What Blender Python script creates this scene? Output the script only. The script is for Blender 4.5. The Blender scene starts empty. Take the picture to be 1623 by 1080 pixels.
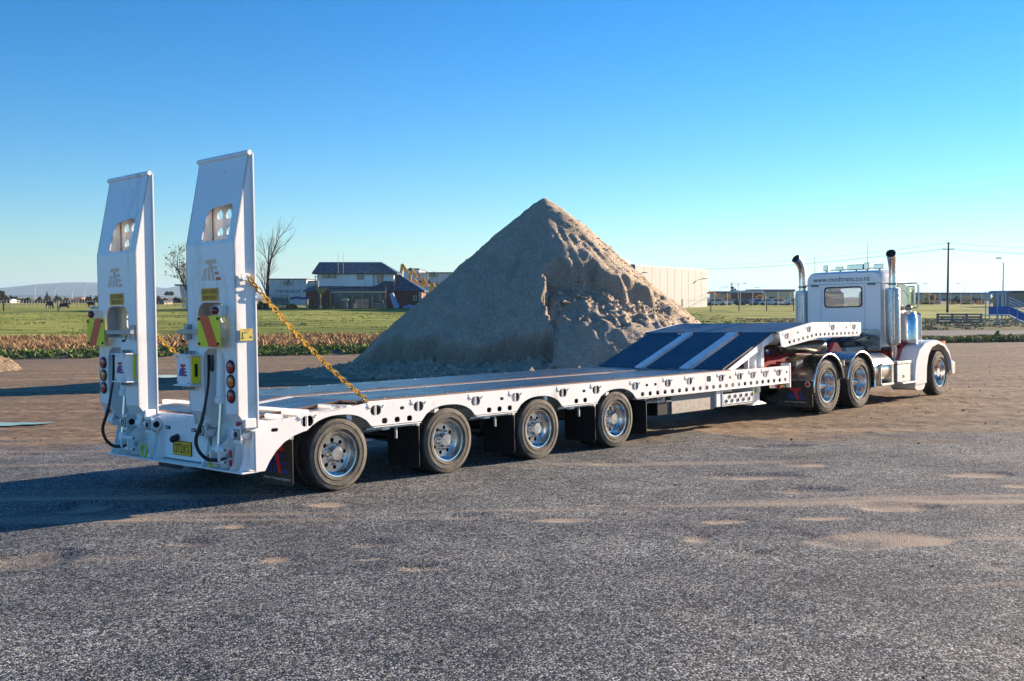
import bpy, bmesh, math, random
import numpy as np
from mathutils import Vector, Matrix
from mathutils.geometry import tessellate_polygon
R = math.radians
random.seed(7); rng = np.random.default_rng(7)
scene = bpy.context.scene
COL = scene.collection

# ------------------------------------------------------------------ camera
FPX = 1728.489                       # focal length in pixels of a 1623 px wide picture
CAM = Vector((-5.93023, -10.36987, 2.03855))
YAW = R(43.3557); PITCH = R(-2.286)
AX_D = Vector((math.cos(YAW), math.sin(YAW), 0))           # level viewing direction
AX_R = Vector((math.sin(YAW), -math.cos(YAW), 0))          # to the right
AX_F = AX_D * math.cos(PITCH) + Vector((0, 0, math.sin(PITCH)))
AX_U = AX_R.cross(AX_F)
cd = bpy.data.cameras.new('camera'); cam = bpy.data.objects.new('camera', cd); COL.objects.link(cam)
cd.sensor_width = 36; cd.lens = 36 * FPX / 1623; cd.clip_start = .1; cd.clip_end = 20000
cam.matrix_world = Matrix(((AX_R.x, AX_U.x, -AX_F.x, CAM.x), (AX_R.y, AX_U.y, -AX_F.y, CAM.y), (AX_R.z, AX_U.z, -AX_F.z, CAM.z), (0, 0, 0, 1)))
scene.camera = cam

# ------------------------------------------------------------------ sky, sun, exposure
SUN_EL = R(14.5); SUN_AZ = R(-12.5)      # azimuth measured from +X towards +Y
w = bpy.data.worlds.new('World'); scene.world = w; w.use_nodes = True
nt = w.node_tree; nt.nodes.clear()
sky = nt.nodes.new('ShaderNodeTexSky'); sky.sky_type = 'NISHITA'; sky.sun_disc = False
sky.sun_elevation = SUN_EL; sky.sun_rotation = R(90) - SUN_AZ
sky.air_density = 1.0; sky.dust_density = 0.0; sky.ozone_density = 4.6; sky.altitude = 0
hs = nt.nodes.new('ShaderNodeHueSaturation'); hs.inputs['Saturation'].default_value = 1.18
bg = nt.nodes.new('ShaderNodeBackground'); bg.inputs['Strength'].default_value = 0.15
wo = nt.nodes.new('ShaderNodeOutputWorld')
wb = nt.nodes.new('ShaderNodeMix'); wb.data_type = 'RGBA'; wb.blend_type = 'MULTIPLY'; wb.inputs[0].default_value = 1; wb.inputs[7].default_value = (.90 * 1.68, .945 * 1.68, .97 * 1.68, 1)
sc0 = nt.nodes.new('ShaderNodeVectorMath'); sc0.operation = 'SCALE'; sc0.inputs['Scale'].default_value = .25; ga0 = nt.nodes.new('ShaderNodeGamma'); ga0.inputs[1].default_value = 1.2
nt.links.new(sky.outputs[0], sc0.inputs[0]); nt.links.new(sc0.outputs[0], ga0.inputs[0]); nt.links.new(ga0.outputs[0], hs.inputs['Color']); nt.links.new(hs.outputs[0], wb.inputs[6]); nt.links.new(wb.outputs[2], bg.inputs['Color']); nt.links.new(bg.outputs[0], wo.inputs['Surface'])
sd = bpy.data.lights.new('sun', 'SUN'); sd.energy = 4.7; sd.angle = R(.5); sd.color = (1, .80, .59)
sun = bpy.data.objects.new('sun', sd); COL.objects.link(sun)
S_DIR = Vector((math.cos(SUN_EL) * math.cos(SUN_AZ), math.cos(SUN_EL) * math.sin(SUN_AZ), math.sin(SUN_EL)))
sun.rotation_euler = S_DIR.to_track_quat('Z', 'Y').to_euler(); sun.location = (60, -40, 40)
vs = scene.view_settings; vs.view_transform = 'Standard'; vs.look = 'None'; vs.gamma = 1; vs.exposure = 1.6; vs.use_curve_mapping = False
scene.render.engine = 'CYCLES'
scene.cycles.use_denoising = True; scene.cycles.max_bounces = 6; scene.cycles.diffuse_bounces = 3; scene.cycles.glossy_bounces = 3
scene.cycles.transmission_bounces = 4; scene.cycles.sample_clamp_indirect = 6

# ------------------------------------------------------------------ frames
RIG = Matrix(((0.9999947, -0.0005321, 0.0032069, 0), (0.0004499, 0.9996727, 0.0255776, 0), (-0.0032194, -0.0255760, 0.9996677, 0), (0, 0, 0, 1)))
def depth(x, y): return (x - CAM.x) * AX_D.x + (y - CAM.y) * AX_D.y
ZF_D = [0, 62, 100, 140, 175, 230, 300, 1000, 9000]; ZF_Z = [-.6, -.55, -.45, -.3, .12, .3, .4, .6, .6]
def sstep(a, b, t):
    t = np.clip((t - a) / (b - a), 0, 1); return t * t * (3 - 2 * t)
def base_ground(x, y):
    x = np.asarray(x, float); y = np.asarray(y, float)
    d = depth(x, y); pl = -(.003208 * x + .025586 * y)
    wgt = sstep(52, 95, d)
    return (1 - wgt) * np.maximum(pl, -2.2) + wgt * np.interp(d, ZF_D, ZF_Z)
def G(x, y): return float(base_ground(x, y))
def at(u, v, d):
    """the point of the place that the photograph shows at u, v when it stands d metres off"""
    ray = AX_R * ((u - 811.5) / FPX) + AX_U * ((540 - v) / FPX) + AX_F
    return CAM + ray * (d / ray.dot(AX_D))
def spot(u, d):
    p = at(u, 471, d); return Vector((p.x, p.y, G(p.x, p.y)))
def hash2(ix, iy, s):
    h = (ix.astype(np.int64) * 374761393 + iy.astype(np.int64) * 668265263 + s * 1442695041) & 0x7fffffff
    h = ((h ^ (h >> 13)) * 1274126177) & 0x7fffffff
    return ((h ^ (h >> 16)) & 0xffff) / 65535.0
def vnoise(x, y, s=0):
    ix = np.floor(x); iy = np.floor(y); fx = x - ix; fy = y - iy
    fx = fx * fx * (3 - 2 * fx); fy = fy * fy * (3 - 2 * fy)
    a = hash2(ix, iy, s); b = hash2(ix + 1, iy, s); c = hash2(ix, iy + 1, s); e = hash2(ix + 1, iy + 1, s)
    return (a + (b - a) * fx) * (1 - fy) + (c + (e - c) * fx) * fy
def fbm(x, y, o=4, s=0):
    t = 0; amp = .5; n = 0
    for i in range(o):
        t = t + amp * vnoise(x, y, s + i * 17); n += amp; amp *= .5; x = x * 2.03 + 11.3; y = y * 2.03 - 7.1
    return t / n

# ------------------------------------------------------------------ materials
MATS = {}
def mat(name, col, rough=.5, metal=0., var=.15, scale=6., bump=0., bscale=60., spec=.5, coat=0., emit=None, alpha=1., stretch=None, col2=None, detail=6, rvar=0., lo=.3, hi=.7, dirt=None, rnd=False):
    if name in MATS: return MATS[name]
    m = bpy.data.materials.new(name); m.use_nodes = True; n = m.node_tree; b = n.nodes['Principled BSDF']
    tc = n.nodes.new('ShaderNodeTexCoord'); src = tc.outputs['Object']
    if rnd:
        oi = n.nodes.new('ShaderNodeObjectInfo'); ad = n.nodes.new('ShaderNodeVectorMath'); ad.operation = 'MULTIPLY_ADD'; ad.inputs[1].default_value = (1, 1, 1); sc_ = n.nodes.new('ShaderNodeVectorMath'); sc_.operation = 'SCALE'; sc_.inputs[0].default_value = (13, 29, 7)
        n.links.new(oi.outputs['Random'], sc_.inputs['Scale']); n.links.new(src, ad.inputs[0]); n.links.new(sc_.outputs[0], ad.inputs[2]); src = ad.outputs[0]
    if stretch:
        mp = n.nodes.new('ShaderNodeMapping'); mp.inputs['Scale'].default_value = stretch; n.links.new(src, mp.inputs[0]); src = mp.outputs[0]
    nz = n.nodes.new('ShaderNodeTexNoise'); nz.inputs['Scale'].default_value = scale; nz.inputs['Detail'].default_value = detail; nz.inputs['Roughness'].default_value = .62
    n.links.new(src, nz.inputs['Vector'])
    cr = n.nodes.new('ShaderNodeValToRGB'); cr.color_ramp.elements[0].position = lo; cr.color_ramp.elements[1].position = hi
    c1 = dirt or [max(0, c * (1 - var)) for c in col]; c2 = col2 or [min(1, c * (1 + var * .6)) for c in col]
    cr.color_ramp.elements[0].color = (*c1, 1); cr.color_ramp.elements[1].color = (*c2, 1)
    n.links.new(nz.outputs['Fac'], cr.inputs[0]); n.links.new(cr.outputs[0], b.inputs['Base Color'])
    b.inputs['Roughness'].default_value = rough; b.inputs['Metallic'].default_value = metal; b.inputs['Specular IOR Level'].default_value = spec
    if rvar:
        mr = n.nodes.new('ShaderNodeMapRange'); mr.inputs['To Min'].default_value = max(.02, rough - rvar); mr.inputs['To Max'].default_value = min(1, rough + rvar)
        mr.inputs['From Min'].default_value = .3; mr.inputs['From Max'].default_value = .7
        n.links.new(nz.outputs['Fac'], mr.inputs['Value']); n.links.new(mr.outputs[0], b.inputs['Roughness'])
    if coat: b.inputs['Coat Weight'].default_value = coat; b.inputs['Coat Roughness'].default_value = .08
    if bump:
        bn = n.nodes.new('ShaderNodeTexNoise'); bn.inputs['Scale'].default_value = bscale; bn.inputs['Detail'].default_value = 5; n.links.new(src, bn.inputs['Vector'])
        bp = n.nodes.new('ShaderNodeBump'); bp.inputs['Strength'].default_value = bump; bp.inputs['Distance'].default_value = .02
        n.links.new(bn.outputs['Fac'], bp.inputs['Height']); n.links.new(bp.outputs[0], b.inputs['Normal'])
    if emit: b.inputs['Emission Color'].default_value = (*emit[0], 1); b.inputs['Emission Strength'].default_value = emit[1]
    if alpha < 1: b.inputs['Alpha'].default_value = alpha
    MATS[name] = m; return m
mat('white_paint', (.86, .85, .83), .34, var=.16, scale=2.2, coat=.25, rvar=.08, stretch=(1.6, 1.6, .6), lo=.20, hi=.44, dirt=(.58, .53, .46))
mat('cab_white', (.85, .85, .85), .24, var=.1, scale=2.5, coat=.5, stretch=(1.6, 1.6, .5), lo=.18, hi=.40, dirt=(.66, .62, .56))
mat('rubber_deck', (.022, .034, .052), .30, var=.5, scale=3.0, stretch=(.35, 3, 3), spec=.6, rvar=.13, bump=.12, bscale=9)
mat('rubber_panel', (.012, .034, .075), .42, var=.3, scale=2.0, spec=.5, rvar=.1, bump=.08, bscale=30)
mat('wood_strip', (.20, .10, .06), .7, var=.4, scale=7, stretch=(.4, 6, 6))
mat('tyre', (.17, .148, .12), .8, var=.45, scale=7, bump=.3, bscale=70, spec=.3, rnd=True)
mat('tread', (.05, .045, .04), .8, var=.5, scale=9, bump=.3, bscale=90, spec=.3, rnd=True)
mat('polished', (.86, .83, .79), .22, 1., var=.22, scale=9, rvar=.08, rnd=True)
mat('stainless', (.70, .66, .60), .27, 1., var=.12, scale=4, rvar=.05)
mat('heat_shield', (.62, .60, .57), .24, 1., var=.25, scale=30, bump=.5, bscale=45)
mat('galvanised', (.46, .46, .45), .5, .7, var=.25, scale=18, rvar=.12)
mat('dusty_steel', (.30, .28, .25), .6, .35, var=.35, scale=16, rvar=.1)
mat('steel_rod', (.62, .62, .62), .2, 1., var=.05)
mat('black_rubber', (.014, .014, .015), .55, var=.4, scale=7, spec=.4)
mat('flap_rubber', (.035, .034, .033), .62, var=.4, scale=6, bump=.1, bscale=30)
mat('black_plastic', (.012, .012, .013), .35, var=.2)
mat('dark_void', (.02, .02, .022), .8, var=.3)
mat('truck_red', (.34, .015, .03), .35, var=.25, scale=5, coat=.3)
mat('logo_red', (.62, .03, .015), .45, var=.05); mat('logo_blue', (.012, .05, .30), .45, var=.05)
mat('lens_red', (.55, .006, .02), .16, var=.08, coat=.5); mat('lens_amber', (.80, .20, .01), .2, var=.08, coat=.5)
mat('lens_dark_red', (.24, .004, .012), .12, var=.1, coat=.6)
mat('hivis', (1., .84, .015), .45, var=.04); mat('hazard_red', (1., .10, .015), .45, var=.05)
mat('sign_amber', (.92, .44, .02), .5, var=.1); mat('sticker', (.62, .50, .10), .5, var=.15, scale=30)
mat('plate_yellow', (.95, .50, .005), .4, var=.04)
mat('ink', (.012, .012, .014), .5, var=.1); mat('print_white', (.75, .75, .73), .5, var=.05)
mat('chain_gold', (.60, .36, .06), .38, .75, var=.25, scale=40)
mat('tie_yellow', (.60, .66, .05), .5, var=.1)
mat('emblem_sun_tint', (.98, .62, .42), .5, var=.04)  # warm tint painted in for the sunlit hollow behind the emblem
mat('bolt', (.25, .25, .26), .4, .8, var=.2)
mat('glass', (.16, .19, .17), .06, var=.15, spec=.8, coat=.8)
mat('seat_tan', (.30, .19, .11), .8, var=.2)
mat('clear_pane', (.62, .70, .66), .04, var=.05, spec=.6, alpha=.30)
mat('mirror', (.55, .72, .50), .05, 1., var=.05)  # green tint painted in for the field reflected in the glass
mat('cord_black', (.012, .012, .014), .42, var=.1)

# ------------------------------------------------------------------ mesh building
class MB:
    def __init__(s, xf=None): s.v = []; s.f = []; s.m = []; s.names = []; s.xf = xf
    def mi(s, mt):
        if mt not in s.names: s.names.append(mt)
        return s.names.index(mt)
    def add(s, vs_, fs_, mt):
        o = len(s.v); k = s.mi(mt)
        s.v += [tuple(p) for p in vs_]
        for f in fs_: s.f.append([i + o for i in f]); s.m.append(k)
    def box(s, x0, x1, y0, y1, z0, z1, mt, ch=0., M=None):
        if x1 < x0: x0, x1 = x1, x0
        if y1 < y0: y0, y1 = y1, y0
        if z1 < z0: z0, z1 = z1, z0
        if not ch:
            v = [(x, y, z) for x in (x0, x1) for y in (y0, y1) for z in (z0, z1)]
            f = [(0, 1, 3, 2), (4, 6, 7, 5), (0, 4, 5, 1), (2, 3, 7, 6), (0, 2, 6, 4), (1, 5, 7, 3)]
        else:
            ch = min(ch, (x1 - x0) * .45, (y1 - y0) * .45, (z1 - z0) * .45)
            c = [(x0, x1), (y0, y1), (z0, z1)]; v = []; idx = {}
            for i in (0, 1):
                for j in (0, 1):
                    for k in (0, 1):
                        b = [c[0][i], c[1][j], c[2][k]]; sg = [1 if q == 0 else -1 for q in (i, j, k)]
                        for a in range(3):
                            p = list(b)
                            for q in range(3):
                                if q != a: p[q] += sg[q] * ch
                            idx[i, j, k, a] = len(v); v.append(tuple(p))
            f = []
            for a in range(3):
                o1, o2 = (a + 1) % 3, (a + 2) % 3
                for sd_ in (0, 1):
                    loop = []
                    for q1, q2 in ((0, 0), (1, 0), (1, 1), (0, 1)):
                        t = [0, 0, 0]; t[a] = sd_; t[o1] = q1; t[o2] = q2; loop.append(idx[t[0], t[1], t[2], a])
                    f.append(loop if sd_ else loop[::-1])
                for q1 in (0, 1):
                    for q2 in (0, 1):
                        t0 = [0, 0, 0]; t1 = [0, 0, 0]; t0[o1] = t1[o1] = q1; t0[o2] = t1[o2] = q2; t1[a] = 1
                        loop = [idx[(*t0, o1)], idx[(*t1, o1)], idx[(*t1, o2)], idx[(*t0, o2)]]
                        f.append(loop if q1 != q2 else loop[::-1])
            for i in (0, 1):
                for j in (0, 1):
                    for k in (0, 1):
                        l = [idx[i, j, k, 0], idx[i, j, k, 1], idx[i, j, k, 2]]
                        f.append(l if (i + j + k) % 2 else l[::-1])
        if M is not None: v = [M @ Vector(p) for p in v]
        s.add(v, f, mt)
    def cyl(s, p0, p1, r0, mt, n=16, r1=None, caps=True):
        p0 = Vector(p0); p1 = Vector(p1); r1 = r0 if r1 is None else r1; a = (p1 - p0).normalized()
        u = a.orthogonal().normalized(); w_ = a.cross(u); v = []
        for p, r in ((p0, r0), (p1, r1)):
            for i in range(n):
                t = 2 * math.pi * i / n; v.append(p + (u * math.cos(t) + w_ * math.sin(t)) * r)
        f = [(i, (i + 1) % n, n + (i + 1) % n, n + i) for i in range(n)]
        if caps: f += [tuple(range(n))[::-1], tuple(range(n, 2 * n))]
        s.add(v, f, mt)
    def tube(s, path, r, mt, n=8, closed=False, caps=True):
        P = [Vector(p) for p in path]; m = len(P); v = []; prev = None
        rr_ = r if hasattr(r, '__len__') else [r] * m
        for i in range(m):
            a = (P[(i + 1) % m] - P[i - 1]) if closed else (P[min(i + 1, m - 1)] - P[max(i - 1, 0)])
            a.normalize()
            u = a.orthogonal().normalized() if prev is None else (prev - a * prev.dot(a)).normalized()
            prev = u; w_ = a.cross(u)
            for k in range(n):
                t = 2 * math.pi * k / n; v.append(P[i] + (u * math.cos(t) + w_ * math.sin(t)) * rr_[i])
        f = []
        for i in range(m if closed else m - 1):
            j = (i + 1) % m
            for k in range(n): f.append((i * n + k, i * n + (k + 1) % n, j * n + (k + 1) % n, j * n + k))
        if not closed and caps: f += [tuple(range(n))[::-1], tuple(range((m - 1) * n, m * n))]
        s.add(v, f, mt)
    def lathe(s, prof, O, A, mt, n=32, closed=False):
        """prof: (radius, offset along A) pairs"""
        O = Vector(O); A = Vector(A).normalized(); u = A.orthogonal().normalized(); w_ = A.cross(u); m = len(prof); v = []
        for r, h in prof:
            for k in range(n):
                t = 2 * math.pi * k / n; v.append(O + A * h + (u * math.cos(t) + w_ * math.sin(t)) * r)
        f = []
        for i in range(m if closed else m - 1):
            j = (i + 1) % m
            for k in range(n): f.append((i * n + k, i * n + (k + 1) % n, j * n + (k + 1) % n, j * n + k))
        s.add(v, f, mt)
    def plate(s, outline, holes, O, U, V, t, mt):
        """flat plate with holes; front face at O facing U x V, thickness t behind it"""
        O = Vector(O); U = Vector(U); V = Vector(V); N = U.cross(V).normalized()
        loops = [list(outline)] + [list(h) for h in holes]
        def area(l): return sum(l[i][0] * l[(i + 1) % len(l)][1] - l[(i + 1) % len(l)][0] * l[i][1] for i in range(len(l)))
        if area(loops[0]) < 0: loops[0].reverse()
        for i in range(1, len(loops)):
            if area(loops[i]) > 0: loops[i].reverse()
        flat = [p for l in loops for p in l]; n = len(flat)
        tris = tessellate_polygon([[Vector((p[0], p[1], 0)) for p in l] for l in loops])
        v = [O + U * p[0] + V * p[1] for p in flat] + [O + U * p[0] + V * p[1] - N * t for p in flat]; f = []
        for a, b, c in tris:
            pa, pb, pc = flat[a], flat[b], flat[c]
            if (pb[0] - pa[0]) * (pc[1] - pa[1]) - (pb[1] - pa[1]) * (pc[0] - pa[0]) < 0: b, c = c, b
            f += [(a, b, c), (n + a, n + c, n + b)]
        o = 0
        for l in loops:
            k = len(l)
            for i in range(k): f.append((o + i, n + o + i, n + o + (i + 1) % k, o + (i + 1) % k))
            o += k
        s.add(v, f, mt)
    def prism(s, poly, O, U, V, t, mt): s.plate(poly, [], O, U, V, t, mt)
    def sphere(s, c, r, mt, n=12, sc=(1, 1, 1)):
        v = []; f = []; m = n // 2; c = Vector(c)
        for i in range(m + 1):
            a = math.pi * i / m
            for k in range(n):
                t = 2 * math.pi * k / n; v.append(c + Vector((math.sin(a) * math.cos(t) * r * sc[0], math.sin(a) * math.sin(t) * r * sc[1], math.cos(a) * r * sc[2])))
        for i in range(m):
            for k in range(n): f.append((i * n + k, (i + 1) * n + k, (i + 1) * n + (k + 1) % n, i * n + (k + 1) % n))
        s.add(v, f, mt)
    def text(s, body, O, U, V, wd, ht, mt, lift=.003):
        """lettering of width wd and height ht, lower left corner at O"""
        v, f = glyphs(body); O = Vector(O); U = Vector(U).normalized(); V = Vector(V).normalized(); N = U.cross(V)
        xs = [p[0] for p in v]; ys = [p[1] for p in v]; x0, x1, y0, y1 = min(xs), max(xs), min(ys), max(ys)
        s.add([O + U * ((p[0] - x0) / (x1 - x0) * wd) + V * ((p[1] - y0) / (y1 - y0) * ht) + N * lift for p in v], f, mt)
    def mesh(s, name, smooth=32):
        me = bpy.data.meshes.new(name); vv = s.v
        if s.xf is not None: vv = [s.xf @ Vector(p) for p in vv]
        me.from_pydata([tuple(p) for p in vv], [], s.f)
        for nme in s.names: me.materials.append(MATS[nme])
        me.polygons.foreach_set('material_index', s.m)
        if smooth:
            me.polygons.foreach_set('use_smooth', [True] * len(me.polygons)); me.set_sharp_from_angle(angle=R(smooth))
        me.update(); return me
    def build(s, name, parent=None, smooth=32):
        o = bpy.data.objects.new(name, s.mesh(name, smooth)); COL.objects.link(o)
        if parent is not None: o.parent = parent
        return o
GL = {}
def glyphs(body):
    if body in GL: return GL[body]
    cu = bpy.data.curves.new('lettering', 'FONT'); cu.body = body; cu.size = 1; cu.resolution_u = 3; cu.align_x = 'LEFT'
    ob = bpy.data.objects.new('lettering', cu); COL.objects.link(ob)
    dg = bpy.context.evaluated_depsgraph_get(); me = bpy.data.meshes.new_from_object(ob.evaluated_get(dg))
    v = [tuple(p.co) for p in me.vertices]; f = [tuple(p.vertices) for p in me.polygons]
    bpy.data.objects.remove(ob); bpy.data.curves.remove(cu); bpy.data.meshes.remove(me)
    GL[body] = (v, f); return GL[body]
def rr(cx, cy, w_, h, r, n=4):
    r = min(r, w_ / 2 - 1e-4, h / 2 - 1e-4); out = []
    for sx, sy, a0 in ((1, 1, 0), (-1, 1, 90), (-1, -1, 180), (1, -1, 270)):
        for i in range(n + 1):
            a = R(a0 + 90 * i / n); out.append((cx + sx * (w_ / 2 - r) + r * math.cos(a), cy + sy * (h / 2 - r) + r * math.sin(a)))
    return out
def ell(cx, cy, a, b, n=16): return [(cx + a * math.cos(2 * math.pi * i / n), cy + b * math.sin(2 * math.pi * i / n)) for i in range(n)]
def tag(o, label=None, cat=None, group=None, kind=None):
    if label: o['label'] = label
    if cat: o['category'] = cat
    if group: o['group'] = group
    if kind: o['kind'] = kind
    return o
def thing(name, label, cat, loc=(0, 0, 0), rz=0., group=None, M=None):
    o = bpy.data.objects.new(name, None); COL.objects.link(o); o.empty_display_size = .2
    if M is not None: o.matrix_world = M
    else: o.location = loc; o.rotation_euler = (0, 0, rz)
    return tag(o, label, cat, group)
def copy_tree(o, parent=None):
    c = o.copy(); COL.objects.link(c); c.parent = parent
    for ch in list(o.children): copy_tree(ch, c)
    return c
VIEW = math.atan2(AX_R.y, AX_R.x)      # heading of a thing whose local X runs to the right of the picture

# ================================================================== the setting: ground
def gp(u, v):
    """point of the ground that the photograph shows at u, v"""
    d = 12.
    for _ in range(30):
        p = at(u, v, 1.); slope = CAM.z - p.z          # drop per metre of depth
        q = at(u, v, d); g = G(q.x, q.y); d = .5 * d + .5 * (CAM.z - g) / max(slope, 1e-4)
    return at(u, v, d), d
def world_ld(l, d): return CAM.x + AX_D.x * d + AX_R.x * l, CAM.y + AX_D.y * d + AX_R.y * l
POT = []      # hollows worn into the seal: lateral, depth, half length, half width, depth
for u, v, pw, ph, dp in [(1400, 856, 300, 30, .016), (1400, 850, 180, 20, .008), (48, 886, 140, 30, .03), (128, 804, 90, 20, .04), (296, 861, 74, 9, .02), (440, 886, 66, 12, .02), (588, 861, 60, 12, .025), (588, 886, 46, 8, .02), (668, 900, 84, 9, .025), (256, 942, 46, 6, .015), (366, 834, 50, 7, .02), (742, 818, 74, 8, .02), (1112, 854, 70, 12, .02), (1190, 876, 60, 8, .015), (1438, 804, 140, 14, .035), (1284, 778, 120, 12, .03), (1200, 754, 170, 12, .035), (1282, 735, 80, 9, .02), (1556, 753, 110, 10, .03), (1620, 772, 60, 8, .02), (1150, 826, 90, 9, .015), (1310, 822, 120, 8, .012), (900, 825, 140, 8, .01), (1225, 708, 120, 6, .03), (810, 712, 120, 8, .015), (20, 722, 90, 8, .02), (520, 800, 90, 9, .012), (985, 735, 100, 7, .012), (1065, 770, 40, 5, .012), (950, 800, 60, 5, .01), (1590, 900, 60, 8, .012), (1010, 897, 60, 7, .012)]:
    p, d = gp(u, v); _, d2_ = gp(u, v + ph / 2); _, d1_ = gp(u, v - ph / 2)
    POT.append(((u - 811.5) / FPX * d, d, pw / 2 / FPX * d, max(.05, (d1_ - d2_) / 2), dp))
def yard_relief(l, d):
    """small relief, share of loose dirt and share of dust at lateral l and depth d"""
    n1 = fbm(l * .55, d * .55, 4, 3); n2 = fbm(l * 2.3, d * 2.3, 4, 9); n3 = fbm(l * .22 + 4, d * .9, 4, 21)
    n4 = fbm(l * 3.1 + 7, d * 2.0, 4, 57); st = fbm(l * .13 + d * .05, d * 2.6 + l * .08, 4, 66)
    near = 1 - sstep(50, 70, d)
    edge = 15.9 + 3.4 * (fbm(l * .22, d * .15, 4, 31) - .5) + 2.6 * (fbm(l * .9, d * 1.3, 4, 33) - .5) + 1.0 * (n2 - .5) + .05 * np.maximum(-l, 0)
    dirt = sstep(-1.1, 1.0, d - edge)
    z = (n1 - .5) * .03 + (n2 - .5) * .016
    fine = fbm(l * 7., d * 7., 3, 41)
    z = z + dirt * ((fine - .5) * .035 + (n3 - .5) * .05)
    # wheel tracks pressed into the loose dirt
    tr = np.sin((d + .35 * np.sin(l * .17) + .03 * l) * 2 * math.pi / 2.1); z = z - dirt * .016 * np.clip(tr, .2, 1)
    ridge = np.exp(-((d - edge + .15) / .13) ** 2) * sstep(0, 3, l) * .03 * n2; z = z + ridge
    dust = .26 * sstep(.56, .74, n3) + .12 * sstep(.56, .72, n1) + .55 * sstep(.55, .78, st) - .30 * sstep(.52, .30, st)
    for pl, pd, a, b, dp in POT:
        q = ((l - pl) / a) ** 2 + ((d - pd) / b) ** 2
        q = q * (.35 + 1.3 * n4)
        inside = (1 - sstep(.45, 1.0, q)) * (.45 + .55 * sstep(.35, .6, n2)); z = z - .95 * dp * (1 - sstep(.35, 1.1, q)) * (1 - dirt * .5) + (n2 - .5) * .012 * inside
        dust = np.maximum(dust, inside * .9)
    # keep the strip under the wheels true to the plane
    return z * near, dirt * near, dust * near
def axis(spans):
    out = [spans[0][0]]
    for a, b, s0, s1 in spans:
        x = a; n = max(1, int(round((b - a) / ((s0 + s1) / 2))))
        for i in range(n):
            t = (i + 1) / n; out.append(a + (b - a) * (t if s0 == s1 else (t * s0 + t * t * (s1 - s0) / 2) / ((s0 + s1) / 2)))
    return np.unique(np.round(np.array(out), 4))
def sheet(name, la, da, zfun, matname, attrs=None, kind='structure', smooth=True):
    L, D = np.meshgrid(la, da); X, Y = world_ld(L, D); Z = zfun(L, D, X, Y)
    co = np.stack([X, Y, Z], -1).reshape(-1, 3); nl, nd = len(la), len(da)
    i = np.arange(nl * nd).reshape(nd, nl); q = np.stack([i[:-1, :-1], i[:-1, 1:], i[1:, 1:], i[1:, :-1]], -1).reshape(-1, 4)
    me = bpy.data.meshes.new(name); me.vertices.add(len(co)); me.vertices.foreach_set('co', co.ravel())
    me.loops.add(q.size); me.loops.foreach_set('vertex_index', q.ravel().astype(np.int32)); me.polygons.add(len(q))
    me.polygons.foreach_set('loop_start', (np.arange(len(q)) * 4).astype(np.int32))
    if smooth: me.polygons.foreach_set('use_smooth', np.ones(len(q), bool))
    me.update(calc_edges=True); me.validate()
    for k, fn in (attrs or {}).items():
        a = me.attributes.new(k, 'FLOAT', 'POINT'); a.data.foreach_set('value', fn.ravel().astype(np.float32))
    me.materials.append(MATS[matname]); o = bpy.data.objects.new(name, me); COL.objects.link(o)
    if kind: o['kind'] = kind
    return o
def N(nt_, t, **k):
    n = nt_.nodes.new(t)
    for a, b in k.items():
        if a in n.inputs.keys(): n.inputs[a].default_value = b
        else: setattr(n, a, b)
    return n
def ramp(nt_, stops):
    n = nt_.nodes.new('ShaderNodeValToRGB'); e = n.color_ramp.elements
    while len(e) < len(stops): e.new(.5)
    for q, (p, c) in zip(e, stops): q.position = p; q.color = (*c, 1) if len(c) == 3 else c
    return n
def mixc(nt_, fac, a, b):
    n = nt_.nodes.new('ShaderNodeMix'); n.data_type = 'RGBA'
    for s_, i in ((fac, 0), (a, 6), (b, 7)):
        if hasattr(s_, 'links'): nt_.links.new(s_, n.inputs[i])
        else: n.inputs[i].default_value = s_ if i == 0 else (*s_, 1)
    return n.outputs[2]
def math_(nt_, op, a, b):
    n = nt_.nodes.new('ShaderNodeMath'); n.operation = op
    for s_, i in ((a, 0), (b, 1)):
        if hasattr(s_, 'links'): nt_.links.new(s_, n.inputs[i])
        else: n.inputs[i].default_value = s_
    return n.outputs[0]
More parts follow.
